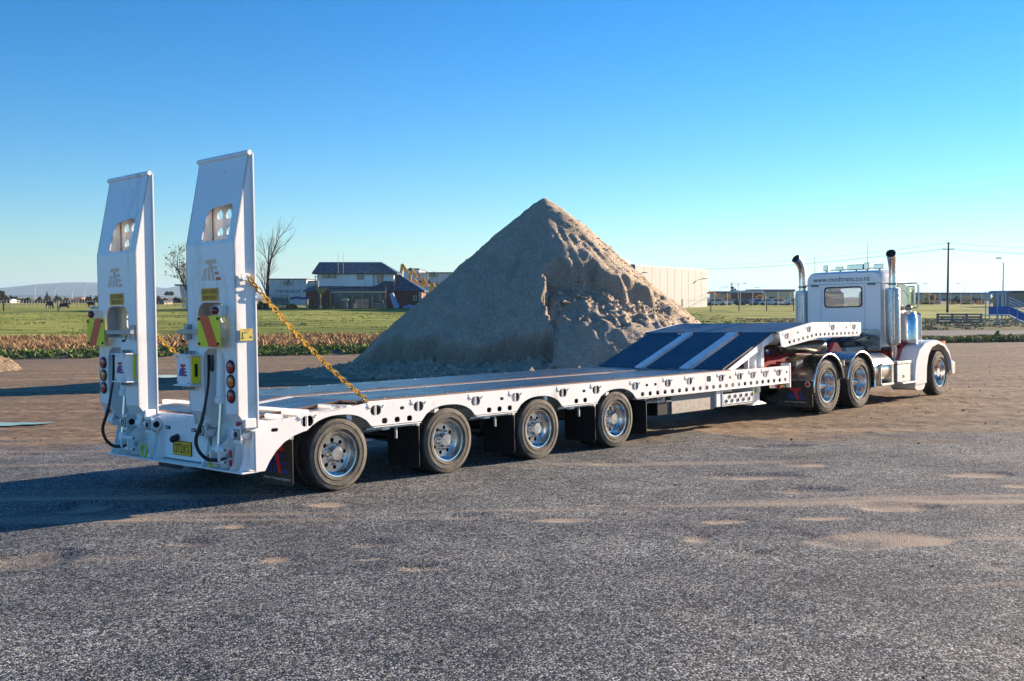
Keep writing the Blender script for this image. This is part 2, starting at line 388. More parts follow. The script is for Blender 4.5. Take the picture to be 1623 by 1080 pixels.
def ground_material():
    m = bpy.data.materials.new('yard_ground'); m.use_nodes = True; n = m.node_tree; b = n.nodes['Principled BSDF']; lk = n.links.new
    co = N(n, 'ShaderNodeTexCoord').outputs['Object']
    dirt = N(n, 'ShaderNodeAttribute', attribute_name='dirt').outputs['Fac']; dust = N(n, 'ShaderNodeAttribute', attribute_name='dust').outputs['Fac']
    vo = N(n, 'ShaderNodeTexVoronoi', Scale=78.); lk(co, vo.inputs['Vector'])
    vb = N(n, 'ShaderNodeTexVoronoi', Scale=27.); lk(co, vb.inputs['Vector'])
    sp = N(n, 'ShaderNodeSeparateColor'); lk(vo.outputs['Color'], sp.inputs[0])
    big = N(n, 'ShaderNodeTexNoise', Scale=.7, Detail=5., Roughness=.6); lk(co, big.inputs['Vector'])
    mid = N(n, 'ShaderNodeTexNoise', Scale=5., Detail=6., Roughness=.65); lk(co, mid.inputs['Vector'])
    fin = N(n, 'ShaderNodeTexNoise', Scale=38., Detail=4., Roughness=.7); lk(co, fin.inputs['Vector'])
    chips = ramp(n, [(0., (.016, .021, .027)), (.36, (.045, .054, .064)), (.56, (.155, .170, .178)), (.80, (.35, .368, .368)), (1., (.55, .565, .55))]); lk(sp.outputs[0], chips.inputs[0])
    tone = ramp(n, [(.3, (.55, .55, .58)), (.7, (1.15, 1.12, 1.06))]); lk(big.outputs['Fac'], tone.inputs[0])
    t2 = ramp(n, [(.3, (.62, .62, .64)), (.7, (1.2, 1.18, 1.14))]); lk(mid.outputs['Fac'], t2.inputs[0])
    mu = N(n, 'ShaderNodeMix', data_type='RGBA', blend_type='MULTIPLY'); mu.inputs[0].default_value = 1; lk(chips.outputs[0], mu.inputs[6]); lk(tone.outputs[0], mu.inputs[7])
    mu2 = N(n, 'ShaderNodeMix', data_type='RGBA', blend_type='MULTIPLY'); mu2.inputs[0].default_value = 1; lk(mu.outputs[2], mu2.inputs[6]); lk(t2.outputs[0], mu2.inputs[7])
    dcol = ramp(n, [(.28, (.14, .10, .066)), (.5, (.265, .195, .125)), (.72, (.40, .31, .21))]); lk(mid.outputs['Fac'], dcol.inputs[0])
    dfin = ramp(n, [(.3, (.6, .6, .6)), (.7, (1.25, 1.22, 1.18))]); lk(fin.outputs['Fac'], dfin.inputs[0])
    dm = N(n, 'ShaderNodeMix', data_type='RGBA', blend_type='MULTIPLY'); dm.inputs[0].default_value = 1; lk(dcol.outputs[0], dm.inputs[6]); lk(dfin.outputs[0], dm.inputs[7])
    # dust lies between the chips: breaks up with the noise
    df = math_(n, 'ADD', math_(n, 'MULTIPLY', math_(n, 'SUBTRACT', dust, .30), 1.7), math_(n, 'MULTIPLY', math_(n, 'SUBTRACT', fin.outputs['Fac'], .5), 2.0))
    cl = N(n, 'ShaderNodeClamp'); lk(df, cl.inputs[0])
    c1 = mixc(n, cl.outputs[0], mu2.outputs[2], (.40, .32, .24))
    dst = ramp(n, [(.0, (.62, .62, .64)), (.35, (1., 1., 1.)), (.8, (1.3, 1.27, 1.2))]); lk(math_(n, 'ADD', math_(n, 'MULTIPLY', dust, .8), .2), dst.inputs[0])
    dm2 = N(n, 'ShaderNodeMix', data_type='RGBA', blend_type='MULTIPLY'); dm2.inputs[0].default_value = 1; lk(dm.outputs[2], dm2.inputs[6]); lk(dst.outputs[0], dm2.inputs[7])
    c2 = mixc(n, dirt, c1, dm2.outputs[2]); lk(c2, b.inputs['Base Color'])
    b.inputs['Roughness'].default_value = .82; b.inputs['Specular IOR Level'].default_value = .25
    h1 = math_(n, 'MULTIPLY', vo.outputs['Distance'], -.9); h2 = math_(n, 'MULTIPLY', vb.outputs['Distance'], -.5)
    hh = math_(n, 'ADD', math_(n, 'ADD', h1, h2), math_(n, 'MULTIPLY', fin.outputs['Fac'], .8))
    bp = N(n, 'ShaderNodeBump', Strength=.55, Distance=.010); lk(hh, bp.inputs['Height']); lk(bp.outputs[0], b.inputs['Normal'])
    MATS['yard_ground'] = m
ground_material()
la = axis([(-9000, -1000, 2000, 300), (-1000, -150, 120, 12), (-150, -40, 6, 1.2), (-40, -13, 1.0, .14), (-13, 13, .075, .075), (13, 40, .14, 1.0), (40, 150, 1.2, 6), (150, 1000, 12, 120), (1000, 9000, 300, 2000)])
da = axis([(-400, -20, 80, 3), (-20, 3, 1.2, .3), (3, 24, .07, .07), (24, 64, .12, .5), (64, 200, .8, 3.5), (200, 1000, 6, 60), (1000, 11000, 200, 3000)])
GR = {}
def ground_z(L, D, X, Y):
    z, dirt, dust = yard_relief(L, D); GR['dirt'] = np.maximum(dirt, sstep(40, 60, D)); GR['dust'] = dust
    bank = np.exp(-((D - 59.5 - .5 * np.sin(L * .3)) / 1.3) ** 2) * (.34 + .3 * (fbm(L * .5, D * .5, 3, 77) - .5)) * (1 - sstep(-6, 4, L))
    return base_ground(X, Y) + z + bank
L_, D_ = np.meshgrid(la, da); ground_z(L_, D_, *world_ld(L_, D_))
sheet('ground', la, da, ground_z, 'yard_ground', GR)

def grass_material(name, stops, sx, sy, ang=VIEW, scale=1.):
    m = bpy.data.materials.new(name); m.use_nodes = True; n = m.node_tree; b = n.nodes['Principled BSDF']; lk = n.links.new
    co = N(n, 'ShaderNodeTexCoord').outputs['Object']
    vr = N(n, 'ShaderNodeVectorRotate', rotation_type='Z_AXIS', Angle=-ang); lk(co, vr.inputs['Vector'])
    mp = N(n, 'ShaderNodeMapping'); mp.inputs['Scale'].default_value = (sx, sy, 1); lk(vr.outputs[0], mp.inputs[0])
    a = N(n, 'ShaderNodeTexNoise', Scale=scale, Detail=7., Roughness=.7); lk(mp.outputs[0], a.inputs['Vector'])
    c = N(n, 'ShaderNodeTexNoise', Scale=.05, Detail=4.); lk(co, c.inputs['Vector'])
    f = math_(n, 'ADD', math_(n, 'MULTIPLY', a.outputs['Fac'], .75), math_(n, 'MULTIPLY', c.outputs['Fac'], .25))
    r_ = ramp(n, stops); lk(f, r_.inputs[0]); lk(r_.outputs[0], b.inputs['Base Color']); b.inputs['Roughness'].default_value = .9; b.inputs['Specular IOR Level'].default_value = .1
    bp = N(n, 'ShaderNodeBump', Strength=.8, Distance=.12); lk(a.outputs['Fac'], bp.inputs['Height']); lk(bp.outputs[0], b.inputs['Normal'])
    MATS[name] = m
grass_material('field_green', [(.41, (.035, .045, .02)), (.46, (.13, .16, .035)), (.52, (.28, .32, .06)), (.60, (.42, .42, .13))], .10, 1.1)
grass_material('pasture', [(.40, (.09, .11, .03)), (.46, (.24, .27, .06)), (.54, (.38, .38, .11)), (.62, (.48, .45, .20))], .2, .8)
grass_material('frosty_grass', [(.36, (.045, .05, .03)), (.5, (.14, .14, .07)), (.62, (.27, .25, .15)), (.74, (.38, .35, .24))], .5, 1.6)
mat('road_seal', (.115, .108, .105), .85, var=.2, scale=1.2, bump=.3, bscale=30)
def flat_sheet(name, l0, l1, d0, d1, matname, dz, nl=90, nd=60, wob=0.):
    def zf(L, D, X, Y): return base_ground(X, Y) + dz + (fbm(L * .3, D * .3, 3, 5) - .5) * .10
    la_ = np.linspace(l0, l1, nl); da_ = np.linspace(d0, d1, nd)
    return sheet(name, la_, da_, zf, matname)
flat_sheet('crop_field', -160, 24, 66, 176, 'field_green', .10, 160, 110)
flat_sheet('pasture', 8, 190, 118, 236, 'pasture', .10, 110, 70)
flat_sheet('far_pasture', -330, 90, 176, 420, 'pasture', .10, 110, 60)
flat_sheet('roadside_grass', 12, 120, 83, 118, 'frosty_grass', .07, 80, 40)
flat_sheet('verge', 22, 90, 62, 70, 'frosty_grass', .09, 80, 30)
flat_sheet('road', 10, 130, 70, 83, 'road_seal', .06, 60, 20)

# hills on the skyline
mat('hill_bush', (.03, .05, .04), .95, var=.5, scale=.012, detail=8)
hl = np.linspace(-5600, -900, 240); hd = np.linspace(4500, 7000, 30)
def hill_z(L, D, X, Y):
    U = L / 5300 * FPX + 811.5
    ridge = np.interp(U, [-900, -500, -150, 0, 20, 45, 70, 100, 125, 150, 175, 200, 240, 275, 300, 340, 420, 520], [0, 20, 16, 12, 14, 18, 21, 23, 24, 24, 22, 21, 17, 13, 19, 14, 4, 0])
    prof = np.exp(-((D - 5300) / 600) ** 2)
    return np.maximum(.3, 0) + (ridge * 3.15) * prof + (fbm(L * .02, D * .02, 4, 8) - .5) * 9 * prof - 3
sheet('hills', hl, hd, hill_z, 'hill_bush')

# standing water
mat('puddle_water', (.05, .045, .038), .03, var=.2, spec=.6)
def puddle(name, u, v, pw, ph, seed):
    p, d = gp(u, v); _, da_ = gp(u, v + ph / 2); _, db_ = gp(u, v - ph / 2); n = 40; vs_ = [(0, 0, 0)]; rnd = random.Random(seed)
    ph1, ph2 = rnd.random() * 6, rnd.random() * 6
    for i in range(n):
        a = 2 * math.pi * i / n; k = 1 + .22 * math.sin(3 * a + ph1) + .14 * math.sin(7 * a + ph2)
        q = AX_R * (math.cos(a) * pw / 2 / FPX * d * k) + AX_D * (math.sin(a) * (db_ - da_) / 2 * k); vs_.append((q.x, q.y, -(.003208 * q.x + .025586 * q.y)))
    mb = MB(); mb.add(vs_, [(0, 1 + i, 1 + (i + 1) % n) for i in range(n)], 'puddle_water')
    o = mb.build(name); o.location = (p.x, p.y, G(p.x, p.y) + .022); o['kind'] = 'structure'; return o
puddle('puddle', 20, 674, 100, 5, 1); puddle('puddle', 275, 597, 90, 4, 2); puddle('puddle', 455, 622, 60, 4, 3)

# ------------------------------------------------------------------ the great heap of crusher sand
def gravel_material(name, c0, c1, c2):
    m = bpy.data.materials.new(name); m.use_nodes = True; n = m.node_tree; b = n.nodes['Principled BSDF']; lk = n.links.new
    co = N(n, 'ShaderNodeTexCoord').outputs['Object']
    a = N(n, 'ShaderNodeTexNoise', Scale=1.6, Detail=8., Roughness=.68); lk(co, a.inputs['Vector'])
    f = N(n, 'ShaderNodeTexNoise', Scale=24., Detail=5., Roughness=.75); lk(co, f.inputs['Vector'])
    v = N(n, 'ShaderNodeTexVoronoi', Scale=26.); lk(co, v.inputs['Vector']); vs_ = N(n, 'ShaderNodeSeparateColor'); lk(v.outputs['Color'], vs_.inputs[0])
    s_ = math_(n, 'ADD', math_(n, 'ADD', math_(n, 'MULTIPLY', a.outputs['Fac'], .42), math_(n, 'MULTIPLY', f.outputs['Fac'], .38)), math_(n, 'MULTIPLY', vs_.outputs[0], .20))
    r_ = ramp(n, [(.36, c0), (.5, c1), (.64, c2)]); lk(s_, r_.inputs[0]); dp_ = N(n, 'ShaderNodeAttribute', attribute_name='damp_shade').outputs['Fac']; lk(mixc(n, math_(n, 'MULTIPLY', dp_, .7), r_.outputs[0], tuple(c * .55 for c in c0)), b.inputs['Base Color'])  # cut walls darkened for damp sand and for the overhang's shade, painted in
    b.inputs['Roughness'].default_value = .92; b.inputs['Specular IOR Level'].default_value = .12
    h = math_(n, 'ADD', math_(n, 'MULTIPLY', v.outputs['Distance'], -.5), f.outputs['Fac'])
    bp = N(n, 'ShaderNodeBump', Strength=.9, Distance=.11); lk(h, bp.inputs['Height']); lk(bp.outputs[0], b.inputs['Normal']); MATS[name] = m
gravel_material('crusher_sand', (.46, .37, .275), (.66, .54, .40), (.80, .68, .54))
gravel_material('tan_gravel', (.20, .15, .10), (.33, .25, .17), (.45, .36, .26))
HD, HH, HS = 39.5, 6.12, .862
hp = at(863, 471, HD); HG = G(hp.x, hp.y)
def cone_hit(u, v):
    for t in np.arange(28, 46, .02):
        p = at(u, v, float(t)); l = (p - hp).dot(AX_R); dd = (p - hp).dot(AX_D)
        if p.z - HG < HH - HS * math.hypot(l, dd): return math.atan2(l, -dd), math.hypot(l, dd)
    return None
PLs = [cone_hit(*q) for q in [(575, 566), (604, 546), (629, 541), (658, 545), (694, 556), (729, 566), (762, 554), (804, 537), (844, 531), (872, 531)]]
PRs = [cone_hit(*q) for q in [(868, 470), (872, 436), (880, 426), (905, 419), (930, 417), (962, 435), (1004, 453), (1030, 468)]]
PLs = sorted(q for q in PLs if q); PRs = sorted(q for q in PRs if q)
TH0 = (PLs[-1][0] + PRs[0][0]) / 2
hx = np.arange(-10.2, 10.2, .075)
HEAP = {}
def heap_z(Lr, Dr):
    r = np.hypot(Lr, Dr); th = np.arctan2(Lr, -Dr)
    big = fbm(Lr * .6 + 9, Dr * .6, 4, 51) - .5; med = fbm(Lr * 2.2, Dr * 2.2, 4, 61) - .5; fin = fbm(Lr * 6.5, Dr * 6.5, 4, 71) - .5
    gul = fbm(th * 9, r * .22, 4, 81) - .5
    rn = np.sqrt(r * r + .012); cone = HH + .12 - HS * rn + big * .30 + gul * .34 * sstep(.5, 3, r) + med * .11
    thn = th + .22 * (fbm(Lr * 1.6, Dr * 1.6, 3, 91) - .5) / np.maximum(r * .22, .35)
    left = thn < TH0
    rs = np.where(left, np.interp(thn, [q[0] for q in PLs], [q[1] for q in PLs]), np.interp(thn, [q[0] for q in PRs], [q[1] for q in PRs]))
    rs = rs + .8 * (fbm(th * 7, r * .0 + 2, 4, 101) - .5) + .3 * med
    act = np.where(left, sstep(PLs[0][0] - .15, PLs[0][0] + .1, thn), 1 - sstep(PRs[-1][0] - .2, PRs[-1][0] + .35, thn))
    drop = np.where(left, np.minimum(1.1, .74 * np.maximum(HH - HS * rs, .3)) * (1 + .5 * (fbm(th * 4, r * 0, 2, 111) - .5)), .80) * act
    Rb = 7.35 + .4 * (fbm(th * 3, r * 0 + 5, 3, 121) - .5)
    q = r - rs; foot = rs + .28 * drop
    hs_ = HH - HS * rs
    wall = hs_ - q * np.where(left, 5.0, 2.6) + fbm(th * 16, r * 2.5, 3, 131) * .2
    deb = np.maximum(hs_ - drop, .25) * np.clip((Rb + .9 - r) / np.maximum(Rb + .9 - foot, .4), 0, 1.4) + (big * .35 + med * .26 + fin * .30) * act
    cut = np.maximum(wall, deb)
    HEAP['damp_shade'] = np.where((q > -.02) & (act > .3), 1 - sstep(-.02, .30, deb - wall - .12 * med), 0) * sstep(-.05, .06, q) * np.where(left, 1.0, .4)  # mask of the cut wall: damp sand plus painted shade under the overhang
    h = np.where((q > 0) & (act > .02), np.minimum(cone, cut), cone)
    toe = np.clip((Rb + 1.3 - r) * .13, -.5, .26) + med * .10 + fin * .05
    return np.maximum(h, toe) + fin * .10
LX, LY = np.meshgrid(hx, hx); HZ = heap_z(LX, LY); DAMP_SHADE = HEAP['damp_shade']
def heap_sheet(name, X, Y, Z, matname, origin, damp_shade=None):
    nn = X.shape[0]; wx = AX_R.x * X + AX_D.x * Y; wy = AX_R.y * X + AX_D.y * Y
    gz = base_ground(origin.x + wx, origin.y + wy) - G(origin.x, origin.y)
    low = Z < -.12
    zz = np.where(low, gz - .25, Z + gz)
    i = np.arange(nn * nn).reshape(nn, nn); q = np.stack([i[:-1, :-1], i[:-1, 1:], i[1:, 1:], i[1:, :-1]], -1).reshape(-1, 4)
    keep = ~low.ravel()[q].all(1); q = q[keep]
    me = bpy.data.meshes.new(name); me.from_pydata(np.stack([wx, wy, zz], -1).reshape(-1, 3).tolist(), [], q.tolist())
    me.polygons.foreach_set('use_smooth', [True] * len(me.polygons)); me.materials.append(MATS[matname]); me.update()
    if damp_shade is not None: a = me.attributes.new('damp_shade', 'FLOAT', 'POINT'); a.data.foreach_set('value', damp_shade.ravel().astype(np.float32))
    bm = bmesh.new(); bm.from_mesh(me); bmesh.ops.delete(bm, geom=[v for v in bm.verts if not v.link_faces], context='VERTS'); bm.to_mesh(me); bm.free()
    o = bpy.data.objects.new(name, me); COL.objects.link(o); o.location = (origin.x, origin.y, G(origin.x, origin.y)); return o
tag(heap_sheet('sand_heap', LX, LY, HZ, 'crusher_sand', hp, DAMP_SHADE), 'tall conical heap of grey brown sand with dug out flank', 'sand heap')
sx = np.arange(-4.5, 4.5, .09); SX, SY = np.meshgrid(sx, sx); sr = np.hypot(SX, SY)
SZ = 1.35 - .62 * np.sqrt(sr ** 2 + .1) + (fbm(SX * 1.5, SY * 1.5, 4, 5) - .5) * .7 + (fbm(SX * 7, SY * 7, 3, 6) - .5) * .3
tag(heap_sheet('gravel_heap', SX, SY, np.where(SZ < -.05, -1, SZ), 'tan_gravel', at(-62, 471, 44)), 'low heap of tan gravel at the far left yard edge', 'gravel heap')

# loose stones and clods lying about
def rocks(name, pts, sizes, matname, seed=1):
    base = [Vector(p).normalized() for p in ((1, 0, -.1), (-1, .1, 0), (0, 1, .1), (.1, -1, 0), (0, .1, 1), (0, 0, -1))]
    tri = [(0, 2, 4), (2, 1, 4), (1, 3, 4), (3, 0, 4), (2, 0, 5), (1, 2, 5), (3, 1, 5), (0, 3, 5)]
    r_ = np.random.default_rng(seed); V = []; F = []
    for p, s_ in zip(pts, sizes):
        o = len(V); a = r_.random() * 6.28; ca, sa = math.cos(a), math.sin(a); sc = r_.uniform(.6, 1.3, 3)
        for b in base:
            k = s_ * r_.uniform(.75, 1.2); x, y, z = b.x * sc[0] * k, b.y * sc[1] * k, b.z * sc[2] * k * .7
            V.append((p[0] + ca * x - sa * y, p[1] + sa * x + ca * y, p[2] + z + s_ * .25))
        F += [(o + i, o + j, o + k) for i, j, k in tri]
    me = bpy.data.meshes.new(name); me.from_pydata(V, [], F); me.materials.append(MATS[matname]); me.update()
    o = bpy.data.objects.new(name, me); COL.objects.link(o); o['kind'] = 'stuff'; return o
pts = []; szs = []
for _ in range(6500):
    l = rng.uniform(-18, 20); d = rng.uniform(14, 34)
    x, y = world_ld(l, d); pts.append((x, y, G(x, y))); szs.append(min(.028, .005 + rng.exponential(.004)))
for _ in range(1300):
    d = rng.uniform(5, 16); l = rng.uniform(-.5, .5) * d; x, y = world_ld(l, d); pts.append((x, y, G(x, y))); szs.append(min(.012, .003 + rng.exponential(.002)))
tag(rocks('loose_stones', pts, szs, 'tan_gravel'), 'loose stones strewn over the dirt of the yard', 'stones')
th = rng.uniform(-1.5, 1.5, 9000); r_ = np.sqrt(rng.uniform(.02, 1, 9000)) * 8.5; l = np.sin(th) * r_; dd = -np.cos(th) * r_; z = heap_z(l, dd)
low = (z < HH - HS * r_ - .2) | (r_ > 6.9); xx = hp.x + AX_R.x * l + AX_D.x * dd; yy_ = hp.y + AX_R.y * l + AX_D.y * dd; zz = base_ground(xx, yy_) + np.maximum(z, 0)
szs = np.where(low, np.minimum(.17, .02 + rng.exponential(.028, 9000)), np.minimum(.05, .008 + rng.exponential(.010, 9000))); pts = np.stack([xx, yy_, zz], 1).tolist()
tag(rocks('rubble', pts, szs, 'crusher_sand', 4), 'broken clods lying on the dug out foot of the sand heap', 'rubble')

# ------------------------------------------------------------------ weeds and grass tufts
mat('dry_weed', (.40, .23, .115), .9, var=.45, scale=.8); mat('straw', (.46, .34, .17), .9, var=.3, scale=.8)
mat('green_weed', (.09, .15, .025), .8, var=.5, scale=.9); mat('lush_weed', (.22, .33, .04), .75, var=.3, scale=.9); mat('olive_weed', (.24, .24, .08), .85, var=.4, scale=.7)
def blades(name, P, H, Wd, matnames, wts, seed, label, cat, lean=.45):
    r_ = np.random.default_rng(seed); n = len(P); P = np.asarray(P, float); H = np.asarray(H, float)
    a = r_.random(n) * 6.283; w_ = Wd * r_.uniform(.6, 1.5, n); ln = r_.normal(0, lean, (n, 2)) * H[:, None]
    dx, dy = np.cos(a) * w_, np.sin(a) * w_
    b0 = P + np.stack([-dx, -dy, np.full(n, -.03)], 1); b1 = P + np.stack([dx, dy, np.full(n, -.03)], 1)
    m0 = P + np.stack([ln[:, 0] * .4 + dx * 1.1, ln[:, 1] * .4 + dy * 1.1, H * .55], 1); tp = P + np.stack([ln[:, 0], ln[:, 1], H], 1)
    V = np.stack([b0, b1, m0, tp], 1).reshape(-1, 3); i = np.arange(n) * 4
    F = np.concatenate([np.stack([i, i + 1, i + 2], 1), np.stack([i, i + 2, i + 3], 1)])
    me = bpy.data.meshes.new(name); me.from_pydata(V.tolist(), [], F.tolist())
    for q in matnames: me.materials.append(MATS[q])
    k = r_.choice(len(matnames), n, p=wts); me.polygons.foreach_set('material_index', np.concatenate([k, k]).astype(np.int32)); me.update()
    o = bpy.data.objects.new(name, me); COL.objects.link(o); return tag(o, label, cat, kind='stuff')
def band(n, l0, l1, d0, d1, clump, zoff=0., seed=0):
    r_ = np.random.default_rng(seed); c = np.stack([r_.uniform(l0, l1, n // clump), r_.uniform(d0, d1, n // clump)], 1)
    dens = fbm(c[:, 0] * .25, c[:, 1] * .5, 3, seed + 3); c = c[dens > .36]
    q = np.repeat(c, clump, 0) + r_.normal(0, .16, (len(c) * clump, 2)); x, y = world_ld(q[:, 0], q[:, 1])
    hh = np.repeat(r_.uniform(.5, 1.15, len(c)), clump)
    bank = np.exp(-((q[:, 1] - 59.5 - .5 * np.sin(q[:, 0] * .3)) / 1.3) ** 2) * .3 * (1 - sstep(-6, 4, q[:, 0]))
    return np.stack([x, y, base_ground(x, y) + zoff + bank], 1), hh
P, hh = band(42000, -46, -2, 61, 74, 12, .05, 11)
blades('dry_weeds', P, hh * .58, .026, ['dry_weed', 'straw', 'olive_weed'], [.68, .22, .10], 1, 'rust brown dead weeds along the ditch before the green field', 'weeds', .5)
P, hh = band(20000, -46, -2, 57.2, 61.5, 10, .0, 12)
blades('ditch_weeds', P, hh * .22, .035, ['green_weed', 'lush_weed', 'olive_weed'], [.55, .25, .2], 2, 'dark green weeds on the ditch bank beyond the yard', 'weeds', .7)
P, hh = band(26000, 20, 62, 61.2, 66, 10, .06, 13)
blades('verge_weeds', P, hh * .27, .05, ['green_weed', 'straw', 'olive_weed', 'lush_weed'], [.12, .40, .28, .2], 3, 'mixed green and straw weeds on the verge past the truck', 'weeds', .7)
P, hh = band(24000, -75, 26, 74, 150, 6, .08, 14)
blades('crop_tufts', P, hh * .09, .06, ['field_green', 'lush_weed', 'olive_weed'], [.5, .3, .2], 4, 'short green crop tufts in the near rows of the field', 'grass', .5)
P, hh = band(22000, 12, 110, 84, 118, 8, .06, 15)
blades('roadside_tufts', P, hh * .15, .07, ['straw', 'olive_weed', 'green_weed'], [.6, .32, .08], 5, 'pale rank grass beyond the road by the timber rails', 'grass', .6)

# ================================================================== low loader trailer (x forward, y to its left, z up)
X, Y, Z = Vector((1, 0, 0)), Vector((0, 1, 0)), Vector((0, 0, 1))
HWID = 1.375; AXLES = [1.02 + 1.552 * i for i in range(4)]
TR = thing('low_loader_trailer', 'long white four axle low loader trailer with raised loading ramps', 'trailer', M=RIG)
LOGO = [('r', [(.17, .80), (.80, .80), (.78, 1.), (.22, 1.)]), ('r', [(.56, .03), (.70, .03), (.56, .80), (.37, .80)]),
        ('b', [(0, .05), (.075, .05), (.19, .55), (.165, .66)]), ('b', [(.13, .05), (.25, .05), (.29, .68), (.21, .66)]), ('b', [(.31, .05), (.49, .05), (.40, .70), (.33, .70)]),
        ('b', [(.60, .55), (.83, .55), (.80, .70), (.59, .70)]), ('b', [(.66, .30), (.91, .30), (.87, .45), (.64, .45)]), ('b', [(.72, .05), (1., .05), (.95, .20), (.70, .20)])]
def logo(mb, O, U, V, w_, h, red='logo_red', blue='logo_blue', lift=.003):
    """the builder's emblem: slanted M strokes, a broad T and the three bars of an E"""
    U = Vector(U).normalized(); V = Vector(V).normalized(); Nn = U.cross(V)
    for c, poly in LOGO: mb.prism([(x * w_, y * h) for x, y in poly], Vector(O) + Nn * lift, U, V, .002, red if c == 'r' else blue)

# ---- side rail with lightening holes and tie-down rings
BIG = [.61, 1.50, 2.11, 3.00, 3.68, 4.56, 5.23, 6.08, 6.85, 7.39, 8.24, 8.76, 9.15, 9.53, 9.95]; SLOT = [.22, 1.87, 3.44, 4.98, 6.35, 6.55, 8.49, 10.21]
def arch(xc, n=12, hw=.42, top=.79, z0=.635):
    pts = []
    for i in range(n + 1):
        t = -1 + 2 * i / n; pts.append((xc + hw * t, z0 + (top - z0) * (1 - abs(t) ** 2.4) ** .75))
    return pts
bot = [(0., .31), (.10, .31), (.155, .40), (.23, .49), (.33, .57), (.45, .625), (.56, .655)]
bot += [(x, z if x > 1.02 else max(z, .66 + (x - .60) * .12)) for x, z in arch(AXLES[0])]
for a in AXLES[1:]: bot += arch(a)
bot += [(10.30, .615)]
outline = bot + [(10.30, .905), (8.4, .900), (1.95, .900), (1.37, .885), (.95, .838), (.03, .785), (0., .77)]
teeth = []
x = 1.62
while x < 10.2:
    if all(abs(x - a) > .53 for a in AXLES) and not any(abs(x - a) < .5 for a in AXLES): teeth.append(x)
    x += .178
def side_rail(sgn):
    mb = MB(); holes = []
    for i, bx_ in enumerate(BIG):
        zc = .755 if i == 0 else .800; holes.append(rr(bx_, zc, .150 if i else .16, .105, .052, 5))
    for s_ in SLOT: holes.append(rr(s_, .70 if s_ < .5 else .80, .085 if s_ < .5 else .065, .036, .018, 4))
    holes.append(rr(7.90, .808, .12, .085, .025, 3))
    for t in teeth: holes.append(rr(t, .680, .078, .060, .022, 2))
    y = sgn * HWID
    if sgn < 0: mb.plate(outline, holes, (0, y, 0), X, Z, .012, 'white_paint')
    else: mb.plate([(-p, q) for p, q in outline], [[(-p, q) for p, q in h] for h in holes], (0, y, 0), -X, Z, .012, 'white_paint')
    yi = y - sgn * .012
    # bottom lip under the row of notches, top flange, end plate
    seg = [(1.46, 2.14), (3.01, 3.69), (4.56, 5.25), (6.11, 10.28)]
    for a, b in seg: mb.box(a, b, y - sgn * .075, y + sgn * .008, .617, .627, 'white_paint')
    mb.box(1.4, 10.28, yi, y - sgn * .09, .888, .899, 'white_paint')
    mb.box(10.301, 10.345, y + sgn * .004, y - sgn * .16, .54, .945, 'white_paint', .004)
    return mb.build('side_rail', TR)
rail_r = side_rail(-1); rail_l = side_rail(1)
for i, bx_ in enumerate(BIG):      # tie-down rings: bolted mount and bar in every large hole of the near rail
    zc = .755 if i == 0 else .800; tl = .055 if i == 0 else 0
    mb = MB(); mt = 'white_paint'
    mb.plate([(-.115, .085), (-.115, .038), (-.085, .02), (-.07, .038), (-.04, .054), (.04, .054), (.07, .038), (.085, .02), (.115, .038), (.115, .085)], [], (bx_, -HWID - .004, zc), X + Z * tl, Z, .0035, mt)
    mb.cyl((bx_, -HWID + .012, zc - .055), (bx_, -HWID + .012, zc + .055), .013, mt, 10)
    for sx_, sz in ((-.103, .045), (.103, .045), (-.085, .028), (.085, .028)): mb.cyl((bx_ + sx_, -HWID - .009, zc + sz + sx_ * tl), (bx_ + sx_, -HWID - .003, zc + sz + sx_ * tl), .007, 'bolt', 8)
    mb.build('tie_down_ring', TR)
# side chassis web behind the rail that the holes look onto
mb = MB()
for s_ in (-1, 1):
    mb.box(.3, 10.2, s_ * .42, s_ * .56, .47, .80, 'white_paint', .01)
for xx in np.arange(.55, 10.2, .62): mb.box(xx - .03, xx + .03, -1.34, 1.34, .70, .875, 'white_paint')
for s_ in (-1, 1): mb.box(1.4, 10.2, s_ * 1.16, s_ * 1.20, .72, .88, 'dusty_steel')
mb.build('chassis', TR)

# ---- deck
def slab(name, poly, z0, z1, mt, t=.03, side='black_rubber'):
    mb = MB(); n = len(poly); v = [(px, py, pz) for px, py, pz in poly]; lo = [(px, py, pz - t) for px, py, pz in poly]
    mb.add(v, [tuple(range(n))], mt); mb.add(v + lo, [(i, n + i, n + (i + 1) % n, (i + 1) % n) for i in range(n)] + [tuple(range(2 * n - 1, n - 1, -1))], side)
    return mb.build(name, TR)
slab('deck_panel', [(1.25, -1.352, .916), (8.55, -1.352, .916), (8.55, -.245, .916), (1.25, -.245, .916)], 0, 0, 'rubber_deck', .02, 'wood_strip')
slab('deck_panel', [(1.25, -.05, .916), (8.55, -.05, .916), (8.55, 1.352, .916), (1.25, 1.352, .916)], 0, 0, 'rubber_deck', .02, 'wood_strip')
slab('tail_panel', [(.12, -1.03, .812), (1.245, -1.10, .914), (1.245, 1.10, .914), (.12, 1.03, .812)], 0, 0, 'rubber_deck', .025, 'wood_strip')
mb = MB(); mb.box(1.26, 7.1, -.128, -.052, .88, .921, 'wood_strip', .003); mb.build('timber_strip', TR)
